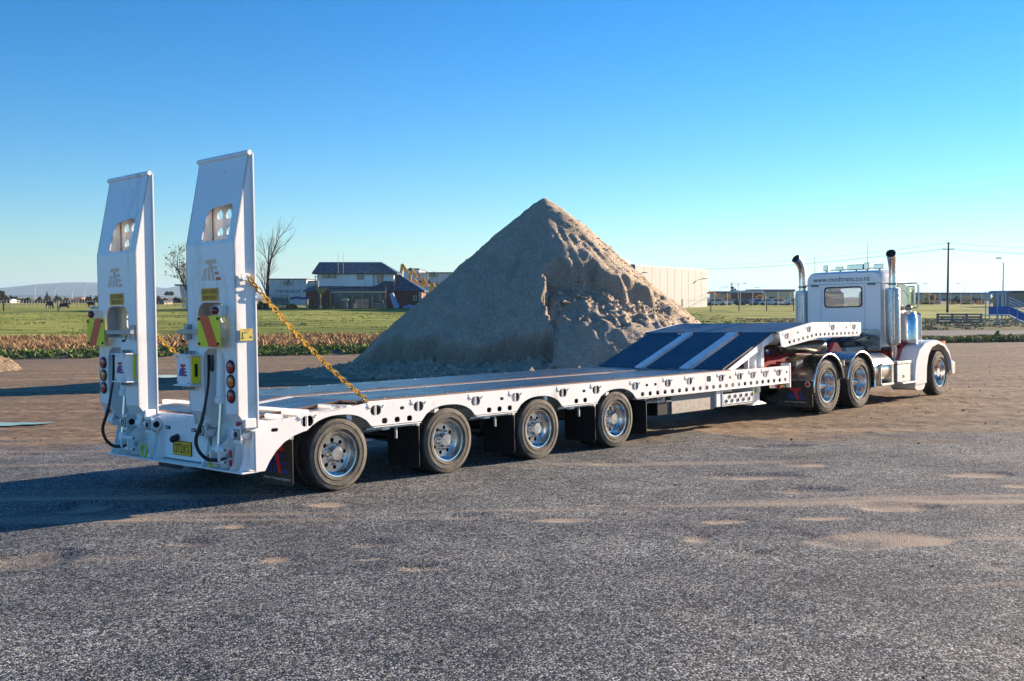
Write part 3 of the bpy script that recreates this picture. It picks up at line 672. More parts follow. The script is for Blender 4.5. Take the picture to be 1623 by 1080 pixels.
for ya_, yb_, mt_, nm_, dz_ in ((-.128, -.052, 'wood_strip', 'timber_strip', .008), (-.243, -.130, 'white_paint', 'centre_beam', .004)):
    mb = MB(); mb.add([(.20, ya_, .820 + dz_), (1.255, ya_, .915 + dz_), (1.255, yb_, .915 + dz_), (.20, yb_, .820 + dz_), (.20, ya_, .79), (1.255, ya_, .88), (1.255, yb_, .88), (.20, yb_, .79)], [(0, 1, 2, 3), (0, 4, 5, 1), (1, 5, 6, 2), (2, 6, 7, 3), (3, 7, 4, 0)], mt_); mb.build(nm_, TR)
mb = MB(); mb.box(1.26, 7.1, -.243, -.130, .87, .912, 'white_paint', .004); mb.build('centre_beam', TR)
mb = MB(); mb.box(7.1, 8.5, -.243, -.052, .87, .905, 'rubber_deck', .004); mb.build('centre_infill', TR)
for i, xx in enumerate(np.arange(1.9, 8.3, .78)):       # lifting slots let into the deck
    for yy in (-1.18, -.42, .18, 1.1):
        mb = MB(); mb.prism(rr(xx + (i % 2) * .2 + yy * .1, yy, .16, .05, .024, 3), (0, 0, .9185), X, Y, .003, 'dark_void'); mb.build('deck_slot', TR)
mb = MB()
for yb_ in (-1.32, -.28, -.02, 1.32):
    for xb_ in np.arange(1.35, 8.5, .31): mb.cyl((xb_, yb_, .9165), (xb_, yb_, .9205), .013, 'bolt', 8)
for yb_ in (.50, 1.18, .18, -.38, -.74, -1.20):
    for xb_ in np.arange(8.58, 9.95, .33): mb.cyl((xb_, yb_, .928 + (xb_ - 8.5) * .363), (xb_ - .002, yb_, .933 + (xb_ - 8.5) * .363), .013, 'bolt', 8)
mb.build('deck_bolts', TR)['kind'] = 'stuff'
# tail frame and roller bars
mb = MB()
for s_ in (-1, 1):
    mb.add([(.02, s_ * 1.375, .770), (1.3, s_ * 1.375, .872), (1.3, s_ * 1.09, .872), (.02, s_ * 1.02, .770)], [(0, 1, 2, 3)], 'white_paint')
mb.box(.02, .13, -1.36, 1.36, .735, .797, 'white_paint', .006)
mb.build('tail_frame', TR)
for s_ in (-1, 1):
    for xx in (.06, .34, .66, .98):
        mb = MB(); z = .785 + xx * .081
        mb.cyl((xx, s_ * 1.06, z + .004), (xx, s_ * 1.31, z + .004), .024, 'white_paint', 12); mb.box(xx + .07, xx + .22, s_ * 1.10, s_ * 1.33, z - .01, z + .006, 'galvanised')
        mb.build('tail_roller', TR)

# ---- rear cross member
mb = MB(); mb.box(-.02, .018, -1.36, 1.36, .33, .765, 'white_paint', .004); mb.box(-.16, .03, -1.372, 1.372, .302, .318, 'white_paint', .003)
mb.build('rear_beam', TR)
for y0 in (1.30, 1.17, .98, .86, .44, .34, -.62, -.74, -.98, -1.14, -1.30):     # upright stiffeners
    mb = MB(); mb.prism([(-.02, .32), (-.145, .32), (-.10, .40), (-.06, .60), (-.02, .66)], (0, y0, 0), X, Z, .014, 'white_paint'); mb.build('stiffener', TR)
for y0 in (.99, .45, -.62, -1.26):                         # hinge eyes with pins
    mb = MB(); out = [(-.02, .50), (-.02, .76)] + [(-.09 + .072 * math.cos(R(a)), .685 + .072 * math.sin(R(a))) for a in range(60, 281, 20)]
    mb.prism(out, (0, y0, 0), X, Z, .05, 'white_paint')
    e = Vector((-.09, y0 - .05, .685))
    mb.lathe([(.036, -.035), (.062, -.035), (.066, -.03), (.066, 0), (.066, .12), (.036, .12)], e, Y, 'white_paint', 20)
    mb.lathe([(.0, -.01), (.036, -.012), (.036, -.036)], e, Y, 'dark_void', 20)
    mb.box(-.165, -.158, y0 - .115, y0 + .01, .60, .77, 'white_paint', .002)
    mb.lathe([(.022, .0), (.05, .0), (.052, -.012), (.030, -.014)], (-.166, y0 - .052, .685), X, 'galvanised', 18); mb.cyl((-.168, y0 - .052, .685), (-.160, y0 - .052, .685), .026, 'ink', 14)
    for a in (45, 135, 225, 315): mb.cyl((-.180, y0 - .052 + .056 * math.cos(R(a)), .685 + .066 * math.sin(R(a))), (-.160, y0 - .052 + .056 * math.cos(R(a)), .685 + .066 * math.sin(R(a))), .008, 'bolt', 6)
    mb.build('hinge', TR)
for yc in (.84, -.98):                                     # cylinder feet
    mb = MB()
    for s_ in (-1, 1):
        pl = [(-.02, .33), (-.16, .34), (-.215, .42), (-.215, .50), (-.17, .56), (-.02, .70)]
        mb.plate(pl, [ell(-.11, .45, .032, .032, 12)] if s_ < 0 else [], (0, yc + s_ * .075, 0), X, Z, .018, 'white_paint')
    for zz in (.52, .40): mb.cyl((-.17, yc - .12, zz), (-.17, yc + .10, zz), .024, 'white_paint', 14)
    for zz in (.52, .40): mb.cyl((-.17, yc - .125, zz), (-.17, yc - .115, zz), .014, 'bolt', 10)
    mb.build('cylinder_foot', TR)
for yc in (.52, -.82):
    mb = MB(); mb.tube([(-.155, yc + .062 * math.cos(a), .40 + .062 * math.sin(a)) for a in np.linspace(0, 6.2832, 25)[:-1]], .013, 'tie_yellow', 8, closed=True); mb.build('sling_ring', TR)
mb = MB(); PU = -Y
mb.box(-.032, -.022, -.235, .135, .375, .525, 'ink', .002); mb.box(-.036, -.030, -.228, .128, .381, .519, 'plate_yellow', .001)
mb.text('1272X', (-.036, .112, .402), PU, Z, .255, .095, 'ink'); mb.text('NZ', (-.036, -.162, .458), PU, Z, .045, .038, 'ink'); mb.text('25', (-.036, -.162, .402), PU, Z, .045, .038, 'ink')
mb.build('number_plate', TR)
mb = MB(); mb.cyl((-.02, .045, .565), (-.075, .045, .548), .036, 'black_plastic', 14); mb.sphere((-.078, .045, .545), .038, 'black_plastic', 12); mb.build('plate_lamp', TR)
for yc in (.245, -.275):
    mb = MB(); mb.plate(rr(0, 0, .105, .036, .016, 3), [], (-.023, yc, .655), PU, Z, .004, 'dark_void'); mb.plate(rr(-.01, 0, .07, .022, .008, 3), [], (-.028, yc, .655), PU, Z, .006, 'galvanised'); mb.build('marker_lamp', TR)
mb = MB()
for zz in (.485, .40): mb.box(-.150, -.144, -1.185, -1.135, zz - .035, zz + .035, 'lens_red', .002)
mb.box(-.150, -.144, -1.185, -1.135, .428, .440, 'print_white'); mb.build('reflector', TR)

# ---- loading ramps, folded up
def ramp_thing(sg, hz_u, box_u):
    """sg = -1 for the near ramp; u runs from the inner (-.44) to the outer (+.44) edge"""
    C0 = sg * .96
    def yy(u): return C0 + sg * u
    U = Y if sg < 0 else -Y
    # seen from behind the picture's right is -Y
    def sx(u): return -yy(u)               # plate coordinate along -Y
    side_prof = [(0., .705), (0., 3.385), (-.03, 3.385), (-.205, 2.53), (-.205, .885), (-.075, .715)]
    body = MB()
    for u in (-.44, .44):
        if sg * u < 0: body.plate(side_prof, [], (0, yy(u), 0), X, Z, .014, 'white_paint')
        else: body.plate([(-p, q) for p, q in side_prof], [], (0, yy(u), 0), -X, Z, .014, 'white_paint')
    # inner webs of the two legs
    for u in (-.17, .235):
        wp = [(-.005, .72), (-.005, 1.62), (-.20, 1.62), (-.20, .885), (-.075, .72)]
        h = [rr(-.10, 1.36, .055, .17, .026, 4)] if u < 0 else []
        body.plate(wp, h, (0, yy(u), 0), X, Z, .012, 'white_paint')
    root = body.build('loading_ramp', TR)
    tag(root, 'near raised ramp with the chain and warning boards' if sg < 0 else 'far raised ramp with its warning board swung outwards')
    # back plate with window, emblem cut out, second window and open foot
    def q(pts): return [(sx(a), b) for a, b in pts]
    foot = [(-.16, .885), (-.16, 1.40), (-.13, 1.47), (-.06, 1.51), (.13, 1.51), (.20, 1.47), (.23, 1.40), (.23, .885)]
    ol = q([(-.44, .885)] + foot + [(.44, .885), (.44, 2.53), (-.44, 2.53)])
    win2 = q([(-.25, 1.615), (-.25, 1.84), (-.235, 1.90), (-.19, 1.945), (-.13, 1.96), (.13, 1.96), (.19, 1.945), (.235, 1.90), (.25, 1.84), (.25, 1.615)])
    lx0 = -yy(-.16 if sg < 0 else .20); logo_h = [[(lx0 + a * .36, 2.16 + b * .22) for a, b in poly] for c, poly in LOGO]
    # neighbouring strokes of the emblem stay apart: shrink each about its middle
    lh = []
    for poly in logo_h:
        cx_ = sum(p[0] for p in poly) / 4; cz = sum(p[1] for p in poly) / 4; lh.append([(cx_ + (a - cx_) * .93, cz + (b - cz) * .93) for a, b in poly])
    t_bar, t_stem = lh[0], lh[1]
    tee = [t_bar[0], (t_stem[3][0], t_bar[0][1]), t_stem[0], t_stem[1], (t_stem[2][0], t_bar[1][1]), t_bar[1], t_bar[2], t_bar[3]]
    mb = MB(); mb.plate(ol, [win2, tee] + lh[2:], (-.205, 0, 0), -Y, Z, .012, 'white_paint'); bp = mb.build('back_plate', root)
    mb = MB(); mb.box(-.2005, -.196, -lx0 - .37, -lx0 + .01, 2.15, 2.40, 'emblem_sun_tint')  # added backing, coloured as if sun lit the inside of the ramp
    if sg < 0: mb.box(-.2025, -.2008, -lx0 - .36, -lx0 - .245, 2.16, 2.225, 'hazard_red'); mb.box(-.2025, -.2008, -lx0 - .36, -lx0 - .23, 2.228, 2.26, 'lens_red')
    mb.build('sun_tint_backing', root)
    # sloping head plate with its window
    a0 = Vector((-.205, 0, 2.53)); a1 = Vector((-.03, 0, 3.385)); V = (a1 - a0).normalized(); ln = (a1 - a0).length
    mb = MB(); win = [(-C0 + a, b) for a, b in [(-.16, .045), (-.165, .10), (-.14, .27), (-.11, .335), (-.05, .365), (.25, .39), (.30, .375), (.32, .33), (.32, .045), (.29, .03), (-.13, .03)]]
    mb.plate([(sx(-.44), 0), (sx(.44), 0), (sx(.44), ln), (sx(-.44), ln)], [win, ell(sx(-.10), .70, .008, .010, 8), ell(sx(.08), .72, .008, .010, 8)], a0, -Y, V, .012, 'white_paint')
    mb.cyl((-.028, yy(-.46), 3.388), (-.028, yy(.46), 3.388), .026, 'white_paint', 12); mb.build('head_plate', root)
    # trough walls round the window
    mb = MB()
    mb.plate([(-.016, 2.50), (-.016, 2.94), (-.108, 2.94), (-.188, 2.54), (-.188, 2.50)], [], (0, C0 + .25, 0), X, Z, .010, 'white_paint')
    mb.build('window_cheek', root)
    # tread plate facing forward, wider than the box behind it
    hl_ = []
    for du in (-.13, .03):
        for dz in (2.66, 2.83): hl_.append(ell(-C0 + du, dz, .050, .055, 16))
    hl_.append(rr(sx(.13), 1.80, .10, .17, .045, 4)); hl_.append(rr(sx(-.12), 1.86, .09, .2, .045, 4))
    mb = MB(); mb.plate([(sx(-.462), .74), (sx(.462), .74), (sx(.462), 3.385), (sx(-.462), 3.385)], hl_, (0, 0, 0), -Y, Z, .014, 'white_paint')
    for zz in np.arange(.85, 3.3, .16): mb.box(.001, .016, yy(-.40), yy(.40), zz, zz + .022, 'white_paint')
    mb.build('tread_plate', root)
    # slanted heels and hinge knuckles
    for ua, ub in ((-.44, -.16), (.23, .44)):
        mb = MB(); mb.add([(-.205, yy(ua), .885), (-.205, yy(ub), .885), (-.075, yy(ub), .715), (-.075, yy(ua), .715)], [(0, 1, 2, 3)], 'white_paint')
        mb.add([(-.075, yy(ub), .715), (-.075, yy(ua), .715), (0, yy(ua), .705), (0, yy(ub), .705)], [(0, 1, 2, 3)], 'white_paint'); mb.build('heel', root)
        um = (ua + ub) / 2
        mb = MB(); mb.cyl((-.09, yy(um - .05), .685), (-.09, yy(um + .05), .685), .062, 'white_paint', 18); mb.box(-.13, -.03, yy(um - .05), yy(um + .05), .69, .80, 'white_paint', .006); mb.build('knuckle', root)
    for q_ in (-1, 1): mb = MB(); mb.box(-.155, -.02, yy(q_ * .442), yy(q_ * .47), .74, .84, 'white_paint', .012); mb.build('stop_block', root)
    # lamps
    for zz, mt in ((1.335, 'lens_red'), (1.195, 'lens_amber'), (1.055, 'lens_red')):
        mb = MB(); e = (-.205, yy(.335), zz)
        mb.lathe([(.066, 0), (.068, -.010), (.062, -.016), (.052, -.010)], e, X, 'black_plastic', 24); mb.lathe([(.053, -.008), (.046, -.017), (.03, -.022), (.0, -.024)], e, X, mt, 24); mb.build('tail_lamp', root)
    mb = MB(); mm = Matrix.Translation((-.20 + .06, yy(.36), .80)) @ Matrix.Rotation(R(38), 4, 'Y')
    mb.lathe([(.0, -.012), (.036, -.010), (.040, 0)], (0, 0, 0), X, 'lens_red', 20); mb.v = [tuple(mm @ Vector((p[0], p[1], p[2] * 1.2))) for p in mb.v]; mb.build('round_reflector', root)
    # warning sign
    mb = MB(); mb.box(-.212, -.206, yy(-.16), yy(.14), 1.975, 2.10, 'sign_amber')
    o_ = max(yy(-.16), yy(.14)) - .012
    mb.text('DO NOT OVERTAKE', (-.212, o_, 2.045), -Y, Z, .276, .040, 'ink'); mb.text('TURNING VEHICLE', (-.212, o_ - .01, 1.988), -Y, Z, .256, .040, 'ink'); mb.build('warning_sign', root)
    # hazard board on its slide bar
    y0, y1 = yy(hz_u), yy(hz_u + .40); L0, L1 = max(y0, y1), min(y0, y1); w_ = L0 - L1; b0, b1 = 1.53, 1.83
    mb = MB(); mb.box(-.315, -.305, L1, L0, b0, b1, 'hivis', .002)
    st = [(.05, b1), (.40 * w_ / .40, b0 + 0), (.30, b0), (0, 0)]
    if sg < 0: poly = [(.03, b1), (.20, b1), (w_ - .03, b0), (w_ - .20, b0)]
    else: poly = [(w_ - .03, b1), (w_ - .20, b1), (.03, b0), (.20, b0)]
    mb.prism(poly, (-.3165, L0, 0), -Y, Z, .002, 'hazard_red')
    for a, b in ((.03, b1 - .03), (w_ - .03, b1 - .03), (.03, b0 + .03), (w_ - .03, b0 + .03)): mb.cyl((-.325, L0 - a, b), (-.312, L0 - a, b), .014, 'ink', 10)
    hb = mb.build('hazard_board', root)
    mb = MB(); mb.box(-.300, -.262, yy(-.47), yy(hz_u + .30), 1.655, 1.70, 'galvanised', .003); mb.box(-.26, -.206, yy(-.42), yy(-.36), 1.60, 1.75, 'galvanised', .003)
    mb.tube([(-.30, yy(-.40), 1.65), (-.31, yy(-.40), 1.61), (-.31, yy(-.36), 1.585)], .007, 'ink', 6); mb.cyl((-.315, yy(-.37), 1.585), (-.315, yy(-.33), 1.585), .013, 'ink', 8)
    mb.box(-.30, -.20, yy(hz_u + .12), yy(hz_u + .22), 1.60, 1.66, 'galvanised', .003); mb.build('slide_bar', root)
    mb = MB(); lc = yy(hz_u + .31); mb.box(-.30, -.206, lc - .055, lc + .055, 1.83, 1.925, 'white_paint', .008)
    mb.sphere((-.305, lc, 1.878), .05, 'lens_dark_red', 16, (.75, 1.12, .82)); mb.build('marker_light', root)
    # control box with the emblem
    ya, yb = yy(box_u), yy(box_u + .27); B0, B1 = max(ya, yb), min(ya, yb); xb = -.315
    mb = MB(); mb.box(xb, -.206, B1 + .01, B0 - .01, 1.15, 1.44, 'white_paint', .004)
    mb.box(xb - .02, -.206, B1 - .03, B0 + .03, 1.438, 1.452, 'white_paint', .003); mb.box(xb - .02, -.206, B1 - .03, B0 + .03, 1.138, 1.152, 'white_paint', .003)
    mb.box(xb + (.02 if sg < 0 else .085), -.21, B1 - .004, B1 + .012, 1.165, 1.425, 'hivis')
    if sg < 0: mb.box(xb + .045, -.235, B1 - .007, B1, 1.23, 1.36, 'ink', .012)
    logo(mb, (xb, B0 - .055, 1.23), -Y, Z, .155, .125)
    for zz in (1.17, 1.42):
        for f_ in (.035, .235): mb.cyl((xb - .006, B0 - f_, zz), (xb, B0 - f_, zz), .007, 'bolt', 8)
    for k in range(4): mb.cyl((xb + .06, B0 - .05 - k * .055, 1.14), (xb + .06, B0 - .05 - k * .055, 1.10), .014, 'bolt', 8); mb.cyl((xb + .08, B0 - .05 - k * .05, 1.452), (xb + .08, B0 - .05 - k * .05, 1.485), .012, 'bolt', 8)
    mb.build('control_box', root)
    # lift cylinder and hoses
    yc = yy(.02)
    mb = MB(); mb.cyl((-.12, yc, 1.02), (-.10, yc, 1.50), .055, 'white_paint', 18); mb.lathe([(.03, -.03), (.066, -.03), (.068, .03), (.05, .05)], (-.121, yc, 1.0), (.04, 0, 1), 'white_paint', 18); mb.build('cylinder_barrel', root)
    mb = MB(); mb.cyl((-.165, yc, .54), (-.12, yc, 1.02), .021, 'steel_rod', 14); mb.cyl((-.17, yc, .49), (-.163, yc, .57), .036, 'white_paint', 12); mb.build('cylinder_rod', root)
    for k, off in enumerate((.0, .022)):
        mb = MB(); o2 = .07 + off
        pth = [(-.20, yc + .09, 1.45), (-.21, yc + .085, 1.2), (-.235, yc + .10, 1.0), (-.26, yc + o2 + .06, .80), (-.28, yc + o2 + .14, .62), (-.26, yc + o2 + .13, .50), (-.22, yc + o2 + .04, .425 - off * .4), (-.19, yc - .03 - off, .425 - off * .6), (-.16, yc - .12, .44 - off)]
        cp = []
        for i in range(len(pth) - 1):       # smooth the run of the hose
            p0 = Vector(pth[max(i - 1, 0)]); p1 = Vector(pth[i]); p2 = Vector(pth[i + 1]); p3 = Vector(pth[min(i + 2, len(pth) - 1)])
            for t in np.linspace(0, 1, 7)[:-1]: cp.append(.5 * ((2 * p1) + (p2 - p0) * t + (2 * p0 - 5 * p1 + 4 * p2 - p3) * t * t + (3 * p1 - p0 - 3 * p2 + p3) * t ** 3))
        mb.tube(cp, .013, 'cord_black', 8); mb.build('hydraulic_hose', root)
    if sg < 0:
        mb = MB(); ys = yy(.44) - .0145; mb.box(-.175, -.035, ys - .003, ys, 1.585, 1.70, 'sticker')
        mb.box(-.15, -.145, ys - .005, ys - .003, 1.61, 1.665, 'ink'); mb.box(-.145, -.09, ys - .005, ys - .003, 1.66, 1.665, 'ink'); mb.box(-.165, -.13, ys - .005, ys - .003, 1.606, 1.611, 'ink'); mb.box(-.065, -.045, ys - .005, ys - .003, 1.61, 1.625, 'ink'); mb.box(-.13, -.06, ys - .005, ys - .003, 1.685, 1.69, 'lens_red'); mb.build('height_sticker', root)
    # eye for the holding chain
    mb = MB(); yo = yy(.44) + sg * .015
    mb.plate(rr(-.11, 2.20, .10, .06, .025, 4), [ell(-.095, 2.20, .014, .014, 10)], (0, yo + (-.02 if sg < 0 else .032), 0), X, Z, .012, 'white_paint'); mb.box(-.15, -.08, yo - .03, yo + .03, 2.165, 2.18, 'white_paint'); mb.build('chain_eye', root)
    return root
ramp_thing(-1, -.07, -.49); ramp_thing(1, .09, -.40)

# ---- holding chains from ramp to deck
def chain(p0, p1, sag=.05, pitch=.062):
    p0 = Vector(p0); p1 = Vector(p1); n = int((p1 - p0).length / pitch); mb = MB(); a = (p1 - p0).normalized(); side = a.cross(Z).normalized(); up = side.cross(a)
    for i in range(n):
        t = (i + .5) / n; c = p0.lerp(p1, t) - Z * sag * 4 * t * (1 - t); s_ = side if i % 2 else up
        mb.tube([c + a * (.036 * math.cos(q)) * (1 if abs(math.cos(q)) > .3 else 1) + s_ * (.022 * math.sin(q)) for q in np.linspace(0, 6.2832, 11)[:-1]], .0095, 'chain_gold', 6, closed=True)
    return mb.build('holding_chain', TR)
chain((-.08, -1.44, 2.19), (1.38, -1.36, .925), .07); chain((-.08, 1.44, 2.19), (1.38, 1.36, .925), .07)

# ---- wheels
def wheel_meshes(rad, wid, rim, cone=False, lug=False):
    n = 56; hw = wid / 2; ty = MB()
    prof = [(rim * .985, -hw * .80), (rim * 1.05, -hw * .95), (rad * .80, -hw), (rad * .90, -hw * .97), (rad * .965, -hw * .90)]
    ty.lathe(prof, (0, 0, 0), Y, 'tyre', n); ty.lathe([(a, -b) for a, b in prof], (0, 0, 0), Y, 'tyre', n)
    tp = [(rad * .965, -hw * .90), (rad * .99, -hw * .84)]
    for k in range(5):
        a, b = -hw * .84 + k * hw * 1.68 / 5, -hw * .84 + (k + 1) * hw * 1.68 / 5
        tp += [(rad, a + .006), (rad, b - .006)]
        if k < 4: tp += [(rad * .972, b - .003), (rad * .972, b + .003)]
    tp += [(rad * .99, hw * .84), (rad * .965, hw * .90)]
    ty.lathe(tp, (0, 0, 0), Y, 'tread', n)
    if lug:
        for i in range(40):
            t = 2 * math.pi * i / 40
            for s_ in (-1, 1):
                c = Vector((math.cos(t), 0, math.sin(t))); tt = Vector((-math.sin(t), 0, math.cos(t))); o_ = c * (rad * .995) + Y * s_ * hw * .66
                Mx = Matrix((tt, Y, c)).transposed().to_4x4(); Mx.translation = o_ + tt * (.02 if s_ > 0 else 0); ty.box(-.020, .020, -hw * .26, hw * .26, -.01, .012, 'tread', .003, Mx)
    for r_, t_ in ((rad * .84, .004), (rim * 1.13, .003)):
        for s_ in (-1, 1): ty.lathe([(r_ - .006, s_ * hw * .985), (r_, s_ * (hw * .995 + t_)), (r_ + .006, s_ * hw * .98)], (0, 0, 0), Y, 'tyre', n)
    for k, (ang, wdl, body) in enumerate(((115, .20, 'BRIDGESTONE'), (-70, .10, 'R192'))):      # raised lettering on the wall
        v, f = glyphs(body); xs = [p[0] for p in v]; ys = [p[1] for p in v]; x0, x1, y0, y1 = min(xs), max(xs), min(ys), max(ys); rb = rad * .865; out = []
        for p in v:
            a = R(ang) - ((p[0] - x0) / (x1 - x0) - .5) * wdl / rb * 1.25; rrad = rb - .012 + (p[1] - y0) / (y1 - y0) * .028
            out.append((rrad * math.cos(a), -hw - .0035, rrad * math.sin(a)))
        ty.add(out, f, 'tread')
    rm = MB(); dz = -hw * .05 if not cone else hw * .25
    lip = [(rim * .95, -hw * .80), (rim * 1.0, -hw * .86), (rim * .985, -hw * .90), (rim * .945, -hw * .885), (rim * .915, -hw * .62), (rim * .90, -hw * .3), (rim * .84, -hw * .15), (rim * .80, dz + .006), (rim * .77, dz)]
    rm.lathe(lip, (0, 0, 0), Y, 'polished', n)
    hub_r = rim * .36
    nh = 0 if cone else 8; holes = [ell(rim * .60 * math.cos(2 * math.pi * (i + .5) / nh), rim * .60 * math.sin(2 * math.pi * (i + .5) / nh), rim * .095, rim * .095, 12) for i in range(nh)]
    rm.plate(ell(0, 0, rim * .79, rim * .79, 40), holes, (0, dz, 0), X, Z, .012, 'dusty_steel' if cone else 'polished')
    rm.lathe([(rim * .95, hw * .8), (rim * .9, hw * .5), (rim * .86, dz + .03)], (0, 0, 0), Y, 'dusty_steel', n)
    rm.cyl((0, dz + .06, 0), (0, dz + .05, 0), rim * .85, 'dark_void', 24)
    hb = MB()
    if cone:
        hb.lathe([(.0, dz - .19), (rim * .05, dz - .175), (rim * .40, dz - .03), (rim * .42, dz)], (0, 0, 0), Y, 'polished', 8)
    else:
        hb.lathe([(.0, -hw * .72), (hub_r * .78, -hw * .72), (hub_r * .84, -hw * .68), (hub_r * .86, -hw * .35), (hub_r, dz - .006), (hub_r, dz)], (0, 0, 0), Y, 'polished', 28)
    nb = 0 if cone else 10
    for i in range(nb):
        a = 2 * math.pi * i / nb; p = Vector((math.cos(a) * rim * .46, 0, math.sin(a) * rim * .46)); hb.cyl(p + Y * (dz - .034), p + Y * dz, .014, 'galvanised', 6)
    return ty.mesh('tyre', 40), rm.mesh('rim', 40), hb.mesh('hub', 40)
def wheel(meshes, parent, loc, flip=False, rot=0.):
    ty, rm, hb = meshes
    w_ = bpy.data.objects.new('wheel', rm); COL.objects.link(w_); w_.parent = parent; w_.location = loc; w_.rotation_euler = (0, rot, math.pi if flip else 0)
    for nme, me in (('tyre', ty), ('hub', hb)):
        o = bpy.data.objects.new(nme, me); COL.objects.link(o); o.parent = w_
    return w_
TW = wheel_meshes(.381, .225, .238)
for i, ax in enumerate(AXLES):
    for s_ in (-1, 1):
        wheel(TW, TR, (ax, s_ * 1.245, .379), s_ > 0, i * 1.1 + .3); wheel(TW, TR, (ax, s_ * .985, .379), s_ > 0, i * .7)
    mb = MB(); mb.cyl((ax, -1.0, .379), (ax, 1.0, .379), .065, 'black_plastic', 14); mb.box(ax - .12, ax + .12, -.62, -.40, .34, .62, 'dusty_steel', .02); mb.box(ax - .12, ax + .12, .40, .62, .34, .62, 'dusty_steel', .02); mb.cyl((ax, -.78, .379), (ax, -.66, .379), .19, 'dark_void', 18); mb.build('axle', TR)
# mud flaps hang behind every wheel
for k, xf_ in enumerate((.45, 2.14, 3.69, 5.25, 6.38)):
    for s_ in (-1, 1):
        mb = MB(); ya, yb = s_ * 1.335, s_ * .80; y0, y1 = max(ya, yb), min(ya, yb); zt = .60
        mb.plate(rr(-(y0 + y1) / 2, (.105 + zt) / 2, y0 - y1, zt - .105, .045, 4), [], (xf_, 0, 0), -Y, Z, .010, 'flap_rubber' if k == 0 else 'black_rubber')
        mb.box(xf_ - .03, xf_ + .02, y1, y0 + (.01 if s_ > 0 else -.0), zt - .02, zt + .015, 'galvanised', .003)
        for j in range(4): mb.cyl((xf_ - .04, y0 - .07 - j * .13, zt), (xf_ - .03, y0 - .07 - j * .13, zt), .010, 'bolt', 6)
        if k == 0:
            logo(mb, (xf_ - .001, y0 - .085, .215), -Y, Z, .37, .30); mb.text('Modern Transport Engineers', (xf_ - .001, y0 - .04, .150), -Y, Z, .455, .036, 'print_white')
        mb.build('mud_flap', TR)
        if k in (1, 2, 3) and s_ < 0:
            mb = MB(); mb.cyl((xf_ - .32, -1.32, .64), (xf_ - .32, -1.32, .47), .016, 'galvanised', 10); mb.box(xf_ - .52, xf_ - .42, -1.34, -1.28, .575, .615, 'white_paint', .004); mb.box(xf_ - .74, xf_, -1.33, -1.27, .592, .612, 'galvanised'); mb.build('flap_bracket', TR)

# ---- valve gear, tool box, skid rack and landing leg under the near side
mb = MB(); mb.box(6.44, 6.95, -1.30, -1.0, .535, .55, 'galvanised', .003); mb.box(6.50, 6.62, -1.27, -1.12, .55, .605, 'print_white', .005); mb.box(6.70, 6.90, -1.29, -1.16, .52, .61, 'galvanised', .006)
for k in range(6): mb.cyl((6.48 + k * .07, -1.31, .57 + .012 * (k % 2)), (6.48 + k * .07, -1.24, .575), .012, ['lens_red', 'black_plastic', 'galvanised'][k % 3], 8)
mb.cyl((6.9, -1.30, .535), (7.04, -1.30, .535), .012, 'galvanised', 8); mb.build('valve_panel', TR)
mb = MB(); mb.box(6.72, 7.03, -1.28, -.82, .335, .565, 'black_plastic', .01); mb.build('battery_case', TR)
mb = MB(); mb.box(7.04, 8.16, -1.30, -.80, .335, .612, 'dusty_steel', .008); mb.build('tool_box', TR)
tb = TR.children[-1]
mb = MB(); mb.box(7.08, 8.12, -1.313, -1.300, .350, .598, 'dusty_steel', .006); mb.box(7.13, 7.62, -1.318, -1.30, .342, .352, 'galvanised'); mb.box(7.70, 8.08, -1.318, -1.30, .342, .352, 'galvanised'); mb.build('lid', tb)
mb = MB(); mb.box(7.57, 7.64, -1.320, -1.312, .54, .60, 'galvanised', .004); mb.cyl((7.605, -1.335, .575), (7.605, -1.318, .575), .016, 'bolt', 10); mb.box(7.585, 7.63, -1.33, -1.32, .545, .555, 'bolt'); mb.build('latch', tb)
mb = MB(); mb.box(8.17, 8.30, -1.33, -1.0, .36, .605, 'white_paint', .006); mb.box(8.315, 8.335, -1.34, -.95, .36, .605, 'white_paint', .004); mb.box(9.22, 9.24, -1.34, -.95, .34, .605, 'white_paint', .004)
hl2 = [ell(8.44 + i * .165, .435, .034, .034, 14) for i in range(5)] + [ell(8.53 + i * .165, .500, .034, .034, 14) for i in range(5)]
mb.plate([(8.36, .385), (9.215, .385), (9.215, .545), (8.36, .545)], [[(a, b) for a, b in h] for h in hl2], (0, -1.335, 0), X, Z, .010, 'white_paint'); mb.box(8.34, 9.215, -1.335, -1.0, .362, .372, 'white_paint'); mb.build('skid_rack', TR)
for h in hl2:
    cx_ = sum(p[0] for p in h) / len(h); cz = sum(p[1] for p in h) / len(h); mb = MB(); mb.lathe([(.027, 0), (.032, 0), (.032, .3), (.027, .3), (.027, .01)], (cx_, -1.342, cz), Y, 'galvanised', 14); mb.cyl((cx_, -1.32, cz), (cx_, -1.30, cz), .028, 'dusty_steel', 12); mb.build('skid_tube', TR)
for s_ in (-1, 1):
    mb = MB(); mb.box(9.58, 9.72, s_ * 1.02, s_ * 1.16, .33, 1.30, 'white_paint', .012); mb.box(9.50, 9.56, s_ * 1.12, s_ * 1.20, .60, 1.24, 'white_paint', .006)
    mb.add([(9.42, s_ * 1.20, .30), (9.86, s_ * 1.20, .30), (9.86, s_ * .96, .30), (9.42, s_ * .96, .30), (9.55, s_ * 1.17, .345), (9.75, s_ * 1.17, .345), (9.75, s_ * 1.0, .345), (9.55, s_ * 1.0, .345)], [(0, 1, 5, 4), (1, 2, 6, 5), (2, 3, 7, 6), (3, 0, 4, 7), (4, 5, 6, 7), (3, 2, 1, 0)], 'white_paint'); mb.build('landing_leg', TR)
